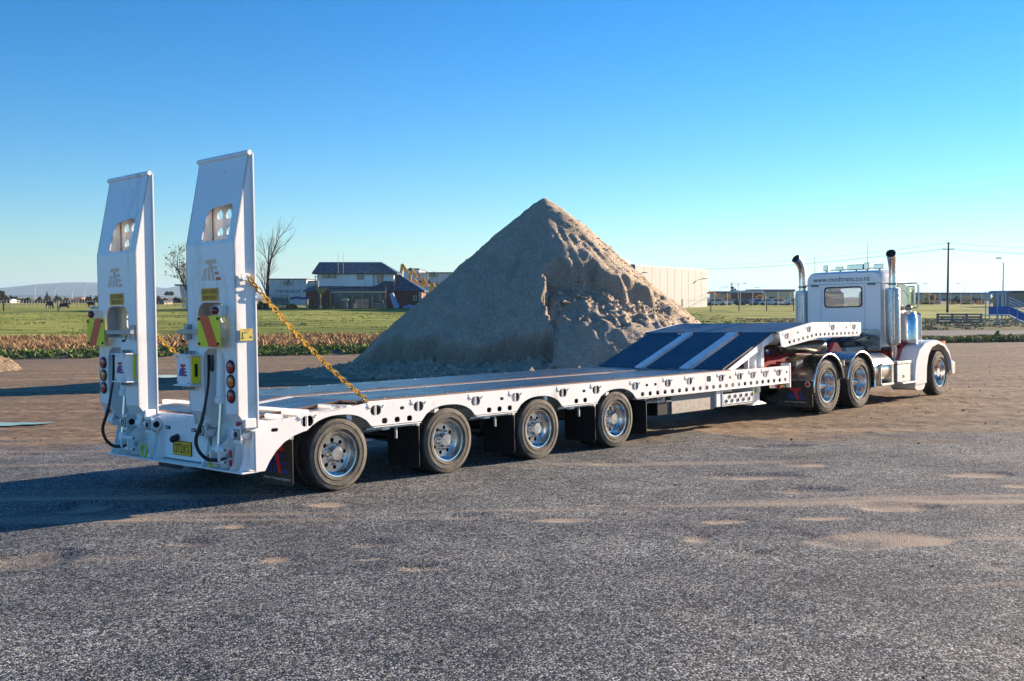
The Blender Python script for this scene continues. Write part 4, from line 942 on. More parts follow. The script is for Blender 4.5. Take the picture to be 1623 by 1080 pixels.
mb = MB(); mb.box(9.3, 9.6, -1.25, -1.1, .50, .60, 'white_paint', .01); mb.lathe([(.040, 0), (.062, 0), (.062, .02), (.040, .02)], (9.42, -1.262, .55), Y, 'tie_yellow', 18); mb.cyl((9.42, -1.26, .55), (9.42, -1.24, .55), .04, 'bolt', 12); mb.build('sling_eye', TR)
mb = MB(); mb.box(9.95, 10.28, -1.30, -1.20, .545, .612, 'white_paint', .006); mb.sphere((10.05, -1.33, .575), .045, 'lens_red', 12, (1.5, .6, 1)); mb.sphere((10.16, -1.335, .585), .04, 'hivis', 12, (1.2, .5, .9)); mb.tube([(9.98, -1.35, .50), (10.0, -1.36, .58), (10.08, -1.36, .625), (10.18, -1.36, .60), (10.2, -1.36, .55)], .008, 'cord_black', 6); mb.build('coupling_lines', TR)

# ---- gooseneck
def face(name, pts, mt, t=.025, side='black_rubber'): return slab(name, pts, 0, 0, mt, t, side)
x0, x1, z0, z1 = 8.50, 9.98, .925, 1.462
for ya, yb in ((1.22, .46), (.22, -.42), (-.70, -1.235)): face('slope_panel', [(x0, yb, z0), (x1, yb, z1), (x1, ya, z1), (x0, ya, z0)], 'rubber_panel')
mb = MB()
dxs = Vector((x1 - x0, 0, z1 - z0)).normalized(); nn = Vector((-dxs.z, 0, dxs.x))
for ya, yb in ((.45, .30), (-.43, -.60)):
    a = Vector((x0, ya, z0)); b = Vector((x1, ya, z1)); c = Vector((x1, yb, z1)); d_ = Vector((x0, yb, z0))
    mb = MB(); mb.add([a + nn * .004, b + nn * .004, c + nn * .004, d_ + nn * .004, a - nn * .12, b - nn * .12, c - nn * .12, d_ - nn * .12], [(0, 1, 2, 3), (4, 7, 6, 5), (0, 4, 5, 1), (1, 5, 6, 2), (2, 6, 7, 3), (3, 7, 4, 0)], 'white_paint'); mb.build('slope_beam', TR)
for s_ in (-1, 1):
    mb = MB(); mb.plate([(8.55, .885), (8.78, .885), (10.0, 1.335), (10.0, 1.45)] if s_ < 0 else [(-8.55, .885), (-8.78, .885), (-10.0, 1.335), (-10.0, 1.45)], [], (0, s_ * 1.255, 0), X * (1 if s_ < 0 else -1), Z, .02, 'white_paint')
    mb.box(9.24, 9.27, s_ * 1.24, s_ * 1.16, .90, 1.13, 'white_paint'); mb.build('slope_side', TR)
    mb = MB(); mb.box(9.70, 9.80, s_ * 1.20, s_ * 1.10, .90, 1.32, 'white_paint', .006); mb.plate([(9.30, .905), (9.70, .905), (9.70, 1.28), (9.35, 1.13)], [ell(9.45, 1.1, .014, .014, 8), ell(9.45, 1.04, .014, .014, 8), ell(9.45, .98, .014, .014, 8)], (0, s_ * 1.15, 0), X, Z, .012, 'white_paint'); mb.build('neck_post', TR)
face('neck_panel', [(9.985, -1.33, 1.464), (11.09, -1.33, 1.605), (11.09, 1.33, 1.605), (9.985, 1.33, 1.464)], 'rubber_panel'); face('neck_panel', [(11.095, -1.33, 1.606), (12.90, -1.33, 1.588), (12.90, 1.33, 1.588), (11.095, 1.33, 1.606)], 'rubber_panel')
gno = [(10.06, 1.228), (10.16, 1.222), (11.30, 1.352), (12.86, 1.350), (12.93, 1.40), (12.93, 1.585), (11.10, 1.612), (9.98, 1.462)]
def neck_rail(s_):
    mb = MB(); hs_ = []
    for a, b in ((10.22, 1.39), (10.97, 1.49), (11.83, 1.505), (12.64, 1.50)): hs_.append(rr(a, b, .14, .10, .05, 5))
    hs_.append(rr(10.60, 1.445, .06, .036, .017, 3)); hs_.append(ell(12.35, 1.50, .026, .026, 12))
    for k in range(17):
        xx = 10.32 + k * .152
        if xx > 12.84: break
        zz = 1.272 + max(0, min(xx, 11.25) - 10.30) * .112; hs_.append(rr(xx, zz + .018, .075, .052, .018, 2))
    if s_ < 0: mb.plate(gno, hs_, (0, -HWID, 0), X, Z, .012, 'white_paint')
    else: mb.plate([(-a, b) for a, b in gno], [[(-a, b) for a, b in h] for h in hs_], (0, HWID, 0), -X, Z, .012, 'white_paint')
    o = mb.build('neck_rail', TR)
    mb = MB(); mb.plate([(10.08, 1.235), (10.16, 1.218), (11.30, 1.347), (12.86, 1.345), (12.86, 1.337), (11.30, 1.339), (10.16, 1.210), (10.06, 1.225)], [], (0, -HWID - .006 if s_ < 0 else HWID - .07, 0), X, Z, .08, 'white_paint'); mb.build('neck_lip', TR)
    return o
neck_rail(-1); neck_rail(1)
for a, b in ((10.22, 1.39), (10.97, 1.49), (11.83, 1.505), (12.64, 1.50)):
    mb = MB(); mb.plate([(-.115, .085), (-.115, .038), (-.085, .02), (-.07, .038), (-.04, .054), (.04, .054), (.07, .038), (.085, .02), (.115, .038), (.115, .085)], [], (a, -HWID - .004, b - .004), X + Z * (.12 if a < 11 else 0), Z, .006, 'white_paint'); mb.cyl((a, -HWID + .012, b - .055), (a, -HWID + .012, b + .055), .013, 'white_paint', 10); mb.build('tie_down_ring', TR)
mb = MB()
for s_ in (-1, 1):
    mb.box(9.9, 12.8, s_ * .40, s_ * .56, 1.22, 1.45, 'white_paint', .01)
for xx in (10.1, 10.8, 11.5, 12.2, 12.8): mb.box(xx - .03, xx + .03, -1.33, 1.33, 1.36, 1.43 if xx < 10.5 else 1.53, 'white_paint')
mb.box(11.9, 12.85, -.55, .55, 1.19, 1.215, 'galvanised'); mb.cyl((12.35, 0, 1.08), (12.35, 0, 1.20), .03, 'galvanised', 12); mb.build('neck_frame', TR)
mb = MB(); mb.cyl((10.9, -.9, 1.17), (12.3, -.9, 1.17), .11, 'black_plastic', 18); mb.sphere((10.9, -.9, 1.17), .11, 'black_plastic', 14); mb.sphere((12.3, -.9, 1.17), .11, 'black_plastic', 14); mb.build('air_tank', TR)

# ================================================================== prime mover coupled to the neck (same axes as the trailer)
TX = 14.2; XF = Matrix.Translation((-TX, 0, 0))
TK = thing('tractor_truck', 'white conventional tractor truck with twin chrome exhaust stacks coupled to the trailer', 'truck', M=RIG @ Matrix.Translation((TX, 0, 0)))
def tb_(): return MB(XF)
WR = .475; TAX = [11.96, 13.22]; FAX = 16.95
KW = wheel_meshes(WR, .28, .292, cone=True, lug=True); KF = wheel_meshes(WR, .29, .292)
for i, ax in enumerate(TAX):
    for s_ in (-1, 1):
        wheel(KW, TK, (ax - TX, s_ * 1.07, WR - .004), s_ > 0, i * .6); wheel(KW, TK, (ax - TX, s_ * .73, WR - .004), s_ > 0, i)
    mb = tb_(); mb.cyl((ax, -.95, WR), (ax, .95, WR), .08, 'black_plastic', 14); mb.sphere((ax, 0, WR), .24, 'black_plastic', 16); mb.build('axle', TK)
for s_ in (-1, 1): wheel(KF, TK, (FAX - TX, s_ * 1.06, WR - .004), s_ > 0, .4)
mb = tb_(); mb.cyl((FAX, -.95, WR), (FAX, .95, WR), .05, 'black_plastic', 12); mb.build('axle', TK)
# chassis rails
for s_ in (-1, 1):
    mb = tb_(); mb.box(10.9, 17.5, s_ * .36, s_ * .46, .70, .96, 'truck_red', .008); mb.build('chassis_rail', TK)
for xx in (10.93, 12.6, 13.9, 15.3): mb = tb_(); mb.box(xx, xx + .10, -.36, .36, .72, .94, 'truck_red', .006); mb.build('cross_member', TK)
mb = tb_(); mb.prism([(10.75, .62), (10.95, .60), (11.25, .96), (11.12, 1.03)], (0, -.34, 0), X, Z, .68, 'truck_red'); mb.build('tail_plate', TK)
for s_ in (-1, 1): mb = tb_(); mb.tube([(11.0, s_ * .42, .97), (11.3, s_ * .62, 1.0), (11.62, s_ * .66, 1.06)], .045, 'truck_red', 10); mb.build('guard_arm', TK)
mb = tb_(); mb.plate([(11.55, -.45), (12.9, -.45), (12.9, .45), (11.55, .45), (11.45, .22), (12.2, .04), (12.2, -.04), (11.45, -.22)], [], (0, 0, 1.17), X, Y, .05, 'black_plastic')
for s_ in (-1, 1): mb.prism([(12.0, .96), (12.75, .96), (12.55, 1.12), (12.15, 1.12)], (0, s_ * .46 - .05, 0), X, Z, .1, 'truck_red')
mb.build('fifth_wheel', TK)
for s_ in (-1, 1):
    mb = tb_(); mb.prism([(13.0, .96), (13.75, .96), (13.60, 1.04), (13.42, 1.20), (13.30, 1.20), (13.22, 1.10)], (0, s_ * .62 - .04, 0), X, Z, .08, 'truck_red'); mb.build('buffer_bracket', TK)
# rear mudguards: rolled sheet with bright lips
def guard(xc, a0, a1, s_):
    mb = tb_(); r = .560; n = 26; ya, yb = s_ * 1.235, s_ * .60; v = []; 
    for i in range(n + 1):
        a = R(a0 + (a1 - a0) * i / n); cx_, cz = xc + r * math.cos(a), WR + r * math.sin(a)
        v += [(cx_, ya, cz), (cx_, yb, cz), (xc + (r - .012) * math.cos(a), ya, WR + (r - .012) * math.sin(a)), (xc + (r - .012) * math.cos(a), yb, WR + (r - .012) * math.sin(a))]
    f = []
    for i in range(n):
        o = i * 4; f += [(o, o + 4, o + 5, o + 1), (o + 2, o + 3, o + 7, o + 6), (o, o + 2, o + 6, o + 4), (o + 1, o + 5, o + 7, o + 3)]
    mb.add(v, f, 'stainless')
    mb.tube([(xc + r * math.cos(R(a0 + (a1 - a0) * i / n)), ya, WR + r * math.sin(R(a0 + (a1 - a0) * i / n))) for i in range(n + 1)], .018, 'polished', 8)
    return mb.build('mudguard', TK)
for s_ in (-1, 1): guard(TAX[0], 190, 12, s_); guard(TAX[1], 172, -14, s_)
mb = tb_(); mb.box(12.56, 12.62, -1.15, -.6, .80, .86, 'stainless', .006); mb.cyl((12.59, -1.18, .80), (12.59, -1.18, .90), .03, 'galvanised', 10); mb.build('guard_stay', TK)
for s_ in (-1, 1):
    mb = tb_(); y0, y1 = max(s_ * 1.235, s_ * .62), min(s_ * 1.235, s_ * .62)
    mb.plate(rr(-(y0 + y1) / 2, .365, y0 - y1, .47, .03, 4), [], (11.345, 0, 0), -Y, Z, .012, 'flap_rubber'); mb.box(11.33, 11.36, y1, y0, .588, .606, 'stainless')
    logo(mb, (11.344, y0 - .12, .255), -Y, Z, .34, .20); mb.text('Modern Transport Engineers', (11.344, y0 - .08, .195), -Y, Z, .42, .032, 'print_white')
    yl = (s_ * 1.235) + (-s_) * .085; mb.lathe([(0, -.02), (.032, -.018), (.036, -.004)], (11.335, yl, .53), X, 'lens_red', 18); mb.lathe([(.036, -.010), (.050, -.008), (.052, 0)], (11.335, yl, .53), X, 'print_white', 18)
    mb.build('mud_flap', TK)
    mb = tb_(); mb.box(11.20, 11.25, s_ * .62, s_ * 1.02, .84, .92, 'galvanised', .006)
    for q, mt in ((.70, 'lens_red'), (.865, 'lens_amber')):
        mb.box(11.165, 11.20, s_ * q - .075, s_ * q + .075, .832, .925, 'black_plastic', .01); mb.box(11.155, 11.17, s_ * q - .058, s_ * q + .058, .846, .912, mt, .006)
    mb.box(11.19, 11.42, s_ * .98, s_ * 1.02, .83, .95, 'stainless', .004); mb.build('tail_light_bar', TK)
# tank, steps and battery box
for s_ in (-1, 1):
    mb = tb_(); mb.lathe([(0, 0), (.30, 0), (.325, .025), (.325, .20), (.33, .205), (.33, .235), (.325, .24), (.325, .74), (.33, .745), (.33, .775), (.325, .78), (.325, .93), (.30, .955), (0, .955)], (13.80, s_ * .85, .64), X, 'stainless', 36); mb.build('fuel_tank', TK)
    mb = tb_(); mb.box(14.12, 14.66, s_ * 1.22, s_ * .80, .735, .775, 'galvanised', .006); mb.box(14.12, 14.66, s_ * 1.22, s_ * 1.0, .345, .385, 'galvanised', .006); mb.box(14.10, 14.13, s_ * 1.21, s_ * .9, .36, .77, 'galvanised', .004); mb.box(14.58, 14.70, s_ * 1.20, s_ * .85, .34, .77, 'stainless', .02); mb.build('step_frame', TK)
    mb = tb_(); mb.box(14.80, 15.42, s_ * 1.22, s_ * .80, .38, .73, 'galvanised', .01); mb.box(14.78, 15.43, s_ * 1.235, s_ * .78, .735, .79, 'galvanised', .006); mb.box(15.06, 15.14, s_ * 1.228, s_ * 1.22, .46, .52, 'bolt', .004); mb.box(14.95, 15.60, s_ * 1.27, s_ * 1.12, .335, .372, 'print_white', .006); mb.build('battery_box', TK)
# cab shell
def loft(mb, secs, mt, caps=True):
    n = len(secs[0]); v = [p for s_ in secs for p in s_]; f = []
    for i in range(len(secs) - 1):
        for k in range(n): f.append((i * n + k, i * n + (k + 1) % n, (i + 1) * n + (k + 1) % n, (i + 1) * n + k))
    if caps: f += [tuple(range(n))[::-1], tuple(range((len(secs) - 1) * n, len(secs) * n))]
    mb.add(v, f, mt)
CB = 15.0
def cab_sec(x, hw, z0, z1, r): return [(x, y, z) for y, z in rr(0, (z0 + z1) / 2, 2 * hw, z1 - z0, r, 6)]
mb = tb_()
secs = [cab_sec(CB + .0, .76, 1.02, 2.50, .12), cab_sec(CB + .015, .795, .99, 2.565, .14), cab_sec(CB + .06, .815, .985, 2.60, .15), cab_sec(CB + .6, .83, .985, 2.635, .17), cab_sec(CB + 1.05, .83, .985, 2.61, .17), cab_sec(CB + 1.30, .80, .985, 2.50, .17)]
loft(mb, secs[1:], 'cab_white', False)
RW = rr(0, 2.085, .79, .38, .06, 5)
mb.plate([(-p[1], p[2]) for p in cab_sec(0, .797, .99, 2.567, .14)], [RW], (CB, 0, 0), -Y, Z, .03, 'cab_white')
mb.plate([(-.80, 1.0), (.80, 1.0), (.80, 2.40), (-.80, 2.40)], [rr(-.38, 2.08, .66, .42, .06, 4), rr(.38, 2.08, .66, .42, .06, 4)], (16.28, 0, 0), -Y, Z, .03, 'cab_white'); mb.box(CB + .05, 16.28, -.80, .80, 1.0, 1.06, 'dark_void')
cab = mb.build('cab', TK, 40)
mb = tb_(); mb.plate(rr(0, 2.085, .84, .43, .075, 5), [rr(0, 2.085, .79, .38, .06, 5)], (CB - .006, 0, 0), -Y, Z, .02, 'black_rubber'); wf = mb.build('rear_window', cab)
mb = tb_(); mb.plate(rr(0, 2.085, .79, .38, .06, 5), [], (CB - .003, 0, 0), -Y, Z, .004, 'clear_pane'); mb.build('pane', wf)
for ys_ in (.40, -.40): mb = tb_(); mb.box(15.30, 15.44, ys_ - .23, ys_ + .23, 1.4, 2.22, 'seat_tan', .06); mb.box(15.3, 15.8, ys_ - .23, ys_ + .23, 1.3, 1.46, 'seat_tan', .05); mb.build('seat', cab)
mb = tb_(); mb.box(16.0, 16.25, -.75, .75, 1.5, 1.80, 'black_plastic', .05); mb.build('dashboard', cab)
mb = tb_(); mb.text('www.modtrans.co.nz', (CB - .002, .66, 2.405), -Y, Z, 1.24, .10, 'ink', .004); mb.build('lettering', cab)
for yy_ in (.62, -.62):
    mb = tb_(); mb.box(CB - .04, CB, yy_ - .08, yy_ + .08, 2.315, 2.345, 'black_plastic', .008); mb.box(CB - .042, CB - .03, yy_ - .06, yy_ + .06, 2.305, 2.322, 'print_white'); mb.build('work_light', cab)
mb = tb_(); mb.box(CB - .012, CB + .3, -.826, .826, 2.352, 2.358, 'bolt'); mb.build('drip_rail', cab)
mb = tb_()
for k in range(26): mb.sphere((CB - .003, -.75 + k * .06, 2.335), .007, 'cab_white', 6)
for k in range(20):
    for yv in (.51, -.49): mb.sphere((CB - .002, yv, 1.06 + k * .062), .006, 'cab_white', 6)
mb.build('rivet_row', cab)['kind'] = 'stuff'
for s_ in (-1, 1): mb = tb_(); mb.box(15.50, 15.506, s_ * .829, s_ * .836, 1.05, 2.42, 'bolt'); mb.box(16.24, 16.246, s_ * .81, s_ * .832, 1.05, 2.3, 'bolt'); mb.box(15.58, 15.70, s_ * .832, s_ * .85, 1.55, 1.58, 'stainless', .004); mb.build('door_line', cab)
for yy_ in (.49, -.47): mb = tb_(); mb.box(CB - .004, CB + .004, yy_ - .002, yy_ + .002, 1.02, 2.30, 'bolt'); mb.build('panel_seam', cab)
mb = tb_(); mb.box(CB - .022, CB - .002, -.80, -.24, 1.0, 1.42, 'stainless', .008); mb.box(CB - .03, CB - .02, -.585, -.535, 1.22, 1.26, 'ink', .004); mb.build('rear_panel', cab)
for s_ in (-1, 1):
    mb = tb_(); mb.prism([(15.55, 1.80), (16.22, 1.80), (16.12, 2.32), (15.55, 2.38)] if s_ < 0 else [(-15.55, 1.80), (-16.22, 1.80), (-16.12, 2.32), (-15.55, 2.38)], (0, s_ * .842, 0), X * (1 if s_ < 0 else -1), Z, .02, 'glass'); mb.build('side_window', cab)
    mb = tb_(); mb.tube([(15.40, s_ * .90, 1.15), (15.40, s_ * .93, 1.2), (15.40, s_ * .93, 2.15), (15.40, s_ * .90, 2.2)], .016, 'stainless', 8); mb.build('grab_rail', cab)
mb = tb_()
for yy_, w_, zz, mt in ((.50, .11, .12, 'stainless'), (.19, .18, .08, 'stainless'), (-.16, .36, .11, 'black_plastic'), (-.40, .11, .14, 'stainless'), (-.66, .21, .10, 'stainless')):
    mb = tb_(); mb.box(CB + .22, CB + .34, yy_ - w_ / 2, yy_ + w_ / 2, 2.64, 2.64 + zz, mt, .012); mb.cyl((CB + .28, yy_, 2.60), (CB + .28, yy_, 2.65), .018, 'bolt', 8); mb.box(CB + .212, CB + .222, yy_ - w_ / 2 + .012, yy_ + w_ / 2 - .012, 2.652, 2.64 + zz - .01, 'polished'); mb.build('roof_light', cab)
mb = tb_(); mb.cyl((CB + .26, .40, 2.655), (CB + .26, -.55, 2.665), .010, 'stainless', 8); mb.build('light_rail', cab)
for xx, yy_, h in ((CB + .5, -.30, .62), (CB + .3, .78, .42)): mb = tb_(); mb.cyl((xx, yy_, 2.58), (xx, yy_, 2.6 + h), .006, 'bolt', 6, .003); mb.build('aerial', cab)
# exhaust stacks
for s_ in (-1, 1):
    ys = s_ * .99; xs = 15.14
    mb = tb_(); mb.lathe([(.09, 1.10), (.105, 1.13), (.140, 1.14), (.143, 1.16), (.143, 2.20), (.138, 2.235), (.10, 2.245)], (xs, ys, 0), Z, 'heat_shield', 28); st = mb.build('exhaust_stack', TK)
    mb = tb_(); path = [(xs, ys, 2.22), (xs, ys, 2.45), (xs, ys, 2.62), (xs - .012, ys, 2.70), (xs - .05, ys + s_ * .012, 2.79), (xs - .11, ys + s_ * .03, 2.875), (xs - .18, ys + s_ * .05, 2.925)]
    mb.tube(path, [.070, .070, .072, .075, .082, .090, .096], 'polished', 20, caps=False); mb.cyl((xs - .176, ys + s_ * .049, 2.923), (xs - .170, ys + s_ * .0475, 2.919), .092, 'dark_void', 20); mb.build('stack_pipe', st)
    mb = tb_(); mb.lathe([(.071, 0), (.082, .002), (.082, .04), (.071, .042)], (xs, ys, 2.30), Z, 'bolt', 20); mb.cyl((xs, ys, 2.34), (xs + .05, s_ * .80, 2.34), .012, 'bolt', 8); mb.cyl((xs, ys, 1.3), (xs + .05, s_ * .80, 1.3), .016, 'stainless', 8); mb.build('clamp', st)
    mb = tb_(); mb.tube([(xs, ys, 1.14), (xs, ys, .95), (xs + .02, ys - s_ * .02, .84), (xs + .14, ys - s_ * .14, .74), (xs + .4, ys - s_ * .3, .70)], .062, 'stainless', 16); mb.build('elbow', st)
    mb = tb_()
    for q in (-.6, .6): mb.cyl((xs - .15, ys + q * .16, 1.2), (xs - .15, ys + q * .16, 2.18), .008, 'stainless', 6)
    mb.build('shield_rib', st)
# bonnet, grille shell, air cleaners, front guards
mb = tb_()
def bon(x, hw, z0, z1): return [(x, y, z) for y, z in rr(0, (z0 + z1) / 2, 2 * hw, z1 - z0, .14, 5)]
loft(mb, [bon(16.3, .62, .95, 1.82), bon(16.9, .58, .92, 1.76), bon(17.45, .54, .85, 1.70)], 'cab_white'); mb.build('bonnet', TK, 40)
mb = tb_(); mb.box(17.45, 17.55, -.58, .58, .72, 1.74, 'polished', .05); mb.box(17.55, 17.57, -.46, .46, .8, 1.62, 'dusty_steel', .005); mb.build('grille', TK)
mb = tb_(); mb.box(17.55, 17.80, -1.2, 1.2, .38, .70, 'polished', .05); mb.build('bumper', TK)
for s_ in (-1, 1):
    mb = tb_(); mb.lathe([(0, 1.12), (.15, 1.12), (.165, 1.15), (.165, 1.17), (.172, 1.18), (.172, 1.62), (.165, 1.635), (.16, 1.70), (.13, 1.755), (0, 1.76)], (16.02, s_ * .93, 0), Z, 'polished', 28)
    mb.cyl((16.02, s_ * .93, 1.75), (16.02, s_ * .93, 1.80), .06, 'polished', 14); mb.sphere((16.02, s_ * .93, 1.84), .075, 'black_plastic', 14, (1, 1, .9)); mb.build('air_cleaner', TK)
    mb = tb_(); mb.tube([(15.75, s_ * .83, 2.34), (15.80, s_ * 1.20, 2.34), (15.82, s_ * 1.22, 2.30), (15.82, s_ * 1.22, 1.86), (15.80, s_ * 1.19, 1.84), (15.80, s_ * .85, 1.84)], .014, 'stainless', 8); mb.tube([(15.75, s_ * .83, 2.32), (15.80, s_ * 1.05, 2.06)], .010, 'stainless', 6)
    mb.box(15.80, 15.86, s_ * 1.15, s_ * .99, 1.90, 2.29, 'stainless', .02); mr_ = mb.build('mirror', TK)
    mb = tb_(); mb.box(15.792, 15.80, s_ * 1.14, s_ * 1.00, 1.92, 2.27, 'mirror'); mb.build('mirror_glass', mr_)
    # front guard: sweeping wing over the steering wheel
    ol_ = [(15.60, .30), (15.58, .50), (15.64, .78), (15.80, 1.0), (16.05, 1.12), (16.35, 1.17), (16.75, 1.165), (17.10, 1.09), (17.35, .92), (17.47, .70), (17.50, .50)]
    il = [(17.47, .50), (17.43, .70), (17.30, .86), (17.06, 1.02), (16.75, 1.085), (16.42, 1.02), (16.25, .86), (16.16, .62), (16.14, .30)]
    mb = tb_(); n = len(ol_)
    prof = []
    steps = [(-.00, .03), (.028, .008), (.07, 0.), (.55, 0.)]
    secs_ = []
    for inn, sh in steps:
        yv = s_ * (1.245 - inn); secs_.append([(px + (16.6 - px) * sh * .25, yv, pz - sh * .6) for px, pz in ol_])
    v = [p for q in secs_ for p in q]; f = []
    for i in range(len(secs_) - 1):
        for k in range(n - 1): f.append((i * n + k, i * n + k + 1, (i + 1) * n + k + 1, (i + 1) * n + k))
    mb.add(v, f, 'cab_white')
    face_ = [(px + (16.6 - px) * .0075, pz - .018) for px, pz in ol_] + il
    mb.plate(face_ if s_ < 0 else [(-a, b) for a, b in face_], [], (0, s_ * 1.245, 0), X * (1 if s_ < 0 else -1), Z, .012, 'cab_white')
    mb.add([(15.60, s_ * 1.245, .30), (15.60, s_ * .70, .30), (15.58, s_ * .70, .50), (15.58, s_ * 1.245, .50)], [(0, 1, 2, 3)], 'cab_white'); g_ = mb.build('front_guard', TK, 50)
    mb = tb_(); mb.plate([(15.60, .44), (16.12, .44), (16.10, .24), (16.02, .17), (15.72, .17), (15.62, .22)] if s_ < 0 else [(-15.60, .44), (-16.12, .44), (-16.10, .24), (-16.02, .17), (-15.72, .17), (-15.62, .22)], [], (0, s_ * 1.225, 0), X * (1 if s_ < 0 else -1), Z, .5, 'cab_white'); mb.build('guard_skirt', g_)
    mb = tb_(); mb.box(17.28, 17.42, s_ * 1.14, s_ * 1.05, 1.04, 1.13, 'lens_amber', .02); mb.build('turn_lamp', g_)
    mb = tb_(); mb.prism([(15.42, .78), (15.80, .78), (15.95, 1.05), (16.3, 1.16), (16.3, 1.25), (15.9, 1.20), (15.75, 1.02), (15.42, 1.02)], (0, s_ * .86 - .03, 0), X, Z, .06, 'truck_red'); mb.box(15.45, 16.2, s_ * .50, s_ * .82, .85, 1.10, 'truck_red', .02); mb.build('inner_guard', TK)
# air and power lines behind the cab
for k in range(4):
    mb = tb_(); yo = -.25 - .10 * k; P = [(14.95, yo, 1.30), (14.75, yo - .02, 1.36 - .02 * k), (14.45, yo, 1.33 - .03 * k), (14.1, yo + .12, 1.22), (13.7, yo + .25, 1.14), (13.2, yo + .3, 1.18)]
    cp = []
    for i in range(len(P) - 1):
        for t in np.linspace(0, 1, 6)[:-1]: cp.append(Vector(P[i]).lerp(Vector(P[i + 1]), t))
    cp.append(Vector(P[-1])); sm = [cp[0]] + [(cp[i - 1] + cp[i] * 2 + cp[i + 1]) / 4 for i in range(1, len(cp) - 1)] + [cp[-1]]
    mb.tube(sm, .018, 'cord_black', 8); mb.build('air_line', TK)
mb = tb_(); mb.sphere((14.6, .12, 1.33), .09, 'lens_dark_red', 12, (1.3, 1, .7)); mb.sphere((14.58, -.02, 1.32), .06, 'logo_blue', 10); mb.build('coupling_head', TK)
mb = tb_(); mb.box(14.1, 14.9, -.5, .5, .96, 1.08, 'galvanised', .01); mb.box(14.3, 14.8, -.35, .25, 1.08, 1.2, 'black_plastic', .02); mb.build('catwalk', TK)

# ================================================================== buildings, trees and gear beyond the yard
def bt(name, label, cat, u, d, v=None, group=None, rz=0.):
    """a thing d metres off at picture column u; local X to the right, Y away, Z up; stands on the ground or at row v"""
    p = spot(u, d) if v is None else at(u, v, d)
    return thing(name, label, cat, p, VIEW + rz, group)
mat('plaster', (.82, .83, .84), .8, var=.06, scale=.5); mat('brick', (.20, .055, .045), .85, var=.3, scale=3, bump=.4, bscale=8)
mat('roof_tile', (.018, .045, .095), .30, var=.5, scale=2.2, rvar=.12); mat('fascia', (.03, .035, .05), .5, var=.2)
mat('joinery', (.05, .055, .065), .5, var=.2); mat('pane_glass', (.10, .12, .13), .08, var=.2, spec=.8)
mat('panel_wall', (.25, .255, .265), .75, var=.07, scale=.3); mat('shed_blue', (.20, .26, .33), .6, var=.12, scale=.4); mat('clad_grey', (.48, .54, .60), .6, var=.1, scale=.3)
mat('roof_blue', (.07, .12, .20), .5, var=.2, scale=.2); mat('sign_dark', (.03, .05, .075), .5, var=.1); mat('sign_green', (.20, .30, .06), .5, var=.1)
mat('machine_yellow', (.80, .42, .05), .5, var=.35, scale=1.5); mat('machine_dark', (.03, .03, .032), .6, var=.3); mat('machine_orange', (.80, .36, .07), .5, var=.3, scale=1.2)
mat('bark', (.065, .05, .038), .9, var=.4, scale=1.5); mat('twig', (.10, .075, .055), .9, var=.3); mat('brown_leaf', (.16, .10, .055), .9, var=.5, scale=.6)
mat('tree_green', (.045, .065, .025), .85, var=.5, scale=.3); mat('tree_olive', (.09, .085, .04), .85, var=.5, scale=.3); mat('tree_rust', (.17, .10, .05), .9, var=.4, scale=.3)
mat('timber', (.27, .23, .195), .85, var=.35, scale=3, stretch=(.4, 3, 3)); mat('post_pale', (.36, .32, .20), .85, var=.25, scale=4); mat('post_dark', (.03, .03, .03), .8, var=.3)
mat('cow_hide', (.008, .007, .007), .6, var=.3); mat('net_teal', (.10, .19, .21), .8, var=.35, scale=1.2, alpha=.5); mat('tarp_blue', (.05, .10, .42), .5, var=.4, scale=2.5, bump=.6, bscale=6)
mat('tarp_pale', (.28, .36, .62), .5, var=.5, scale=3, bump=.6, bscale=6); mat('banana_leaf', (.20, .22, .06), .7, var=.4, scale=1); mat('cream', (.55, .47, .35), .8, var=.2); mat('stock_blue', (.02, .12, .46), .45, var=.12); mat('rail_blue', (.26, .42, .60), .45, .3, var=.1)
mat('car_white', (.72, .72, .72), .3, var=.05, coat=.5); mat('car_silver', (.42, .44, .46), .3, .4, var=.08, coat=.5); mat('car_dark', (.05, .07, .10), .3, var=.1, coat=.5); mat('car_green', (.10, .18, .17), .35, var=.1, coat=.4)
mat('wire', (.06, .065, .07), .6, var=.1); mat('concrete', (.36, .35, .33), .85, var=.2); mat('lamp_grey', (.45, .47, .49), .5, .4, var=.1)

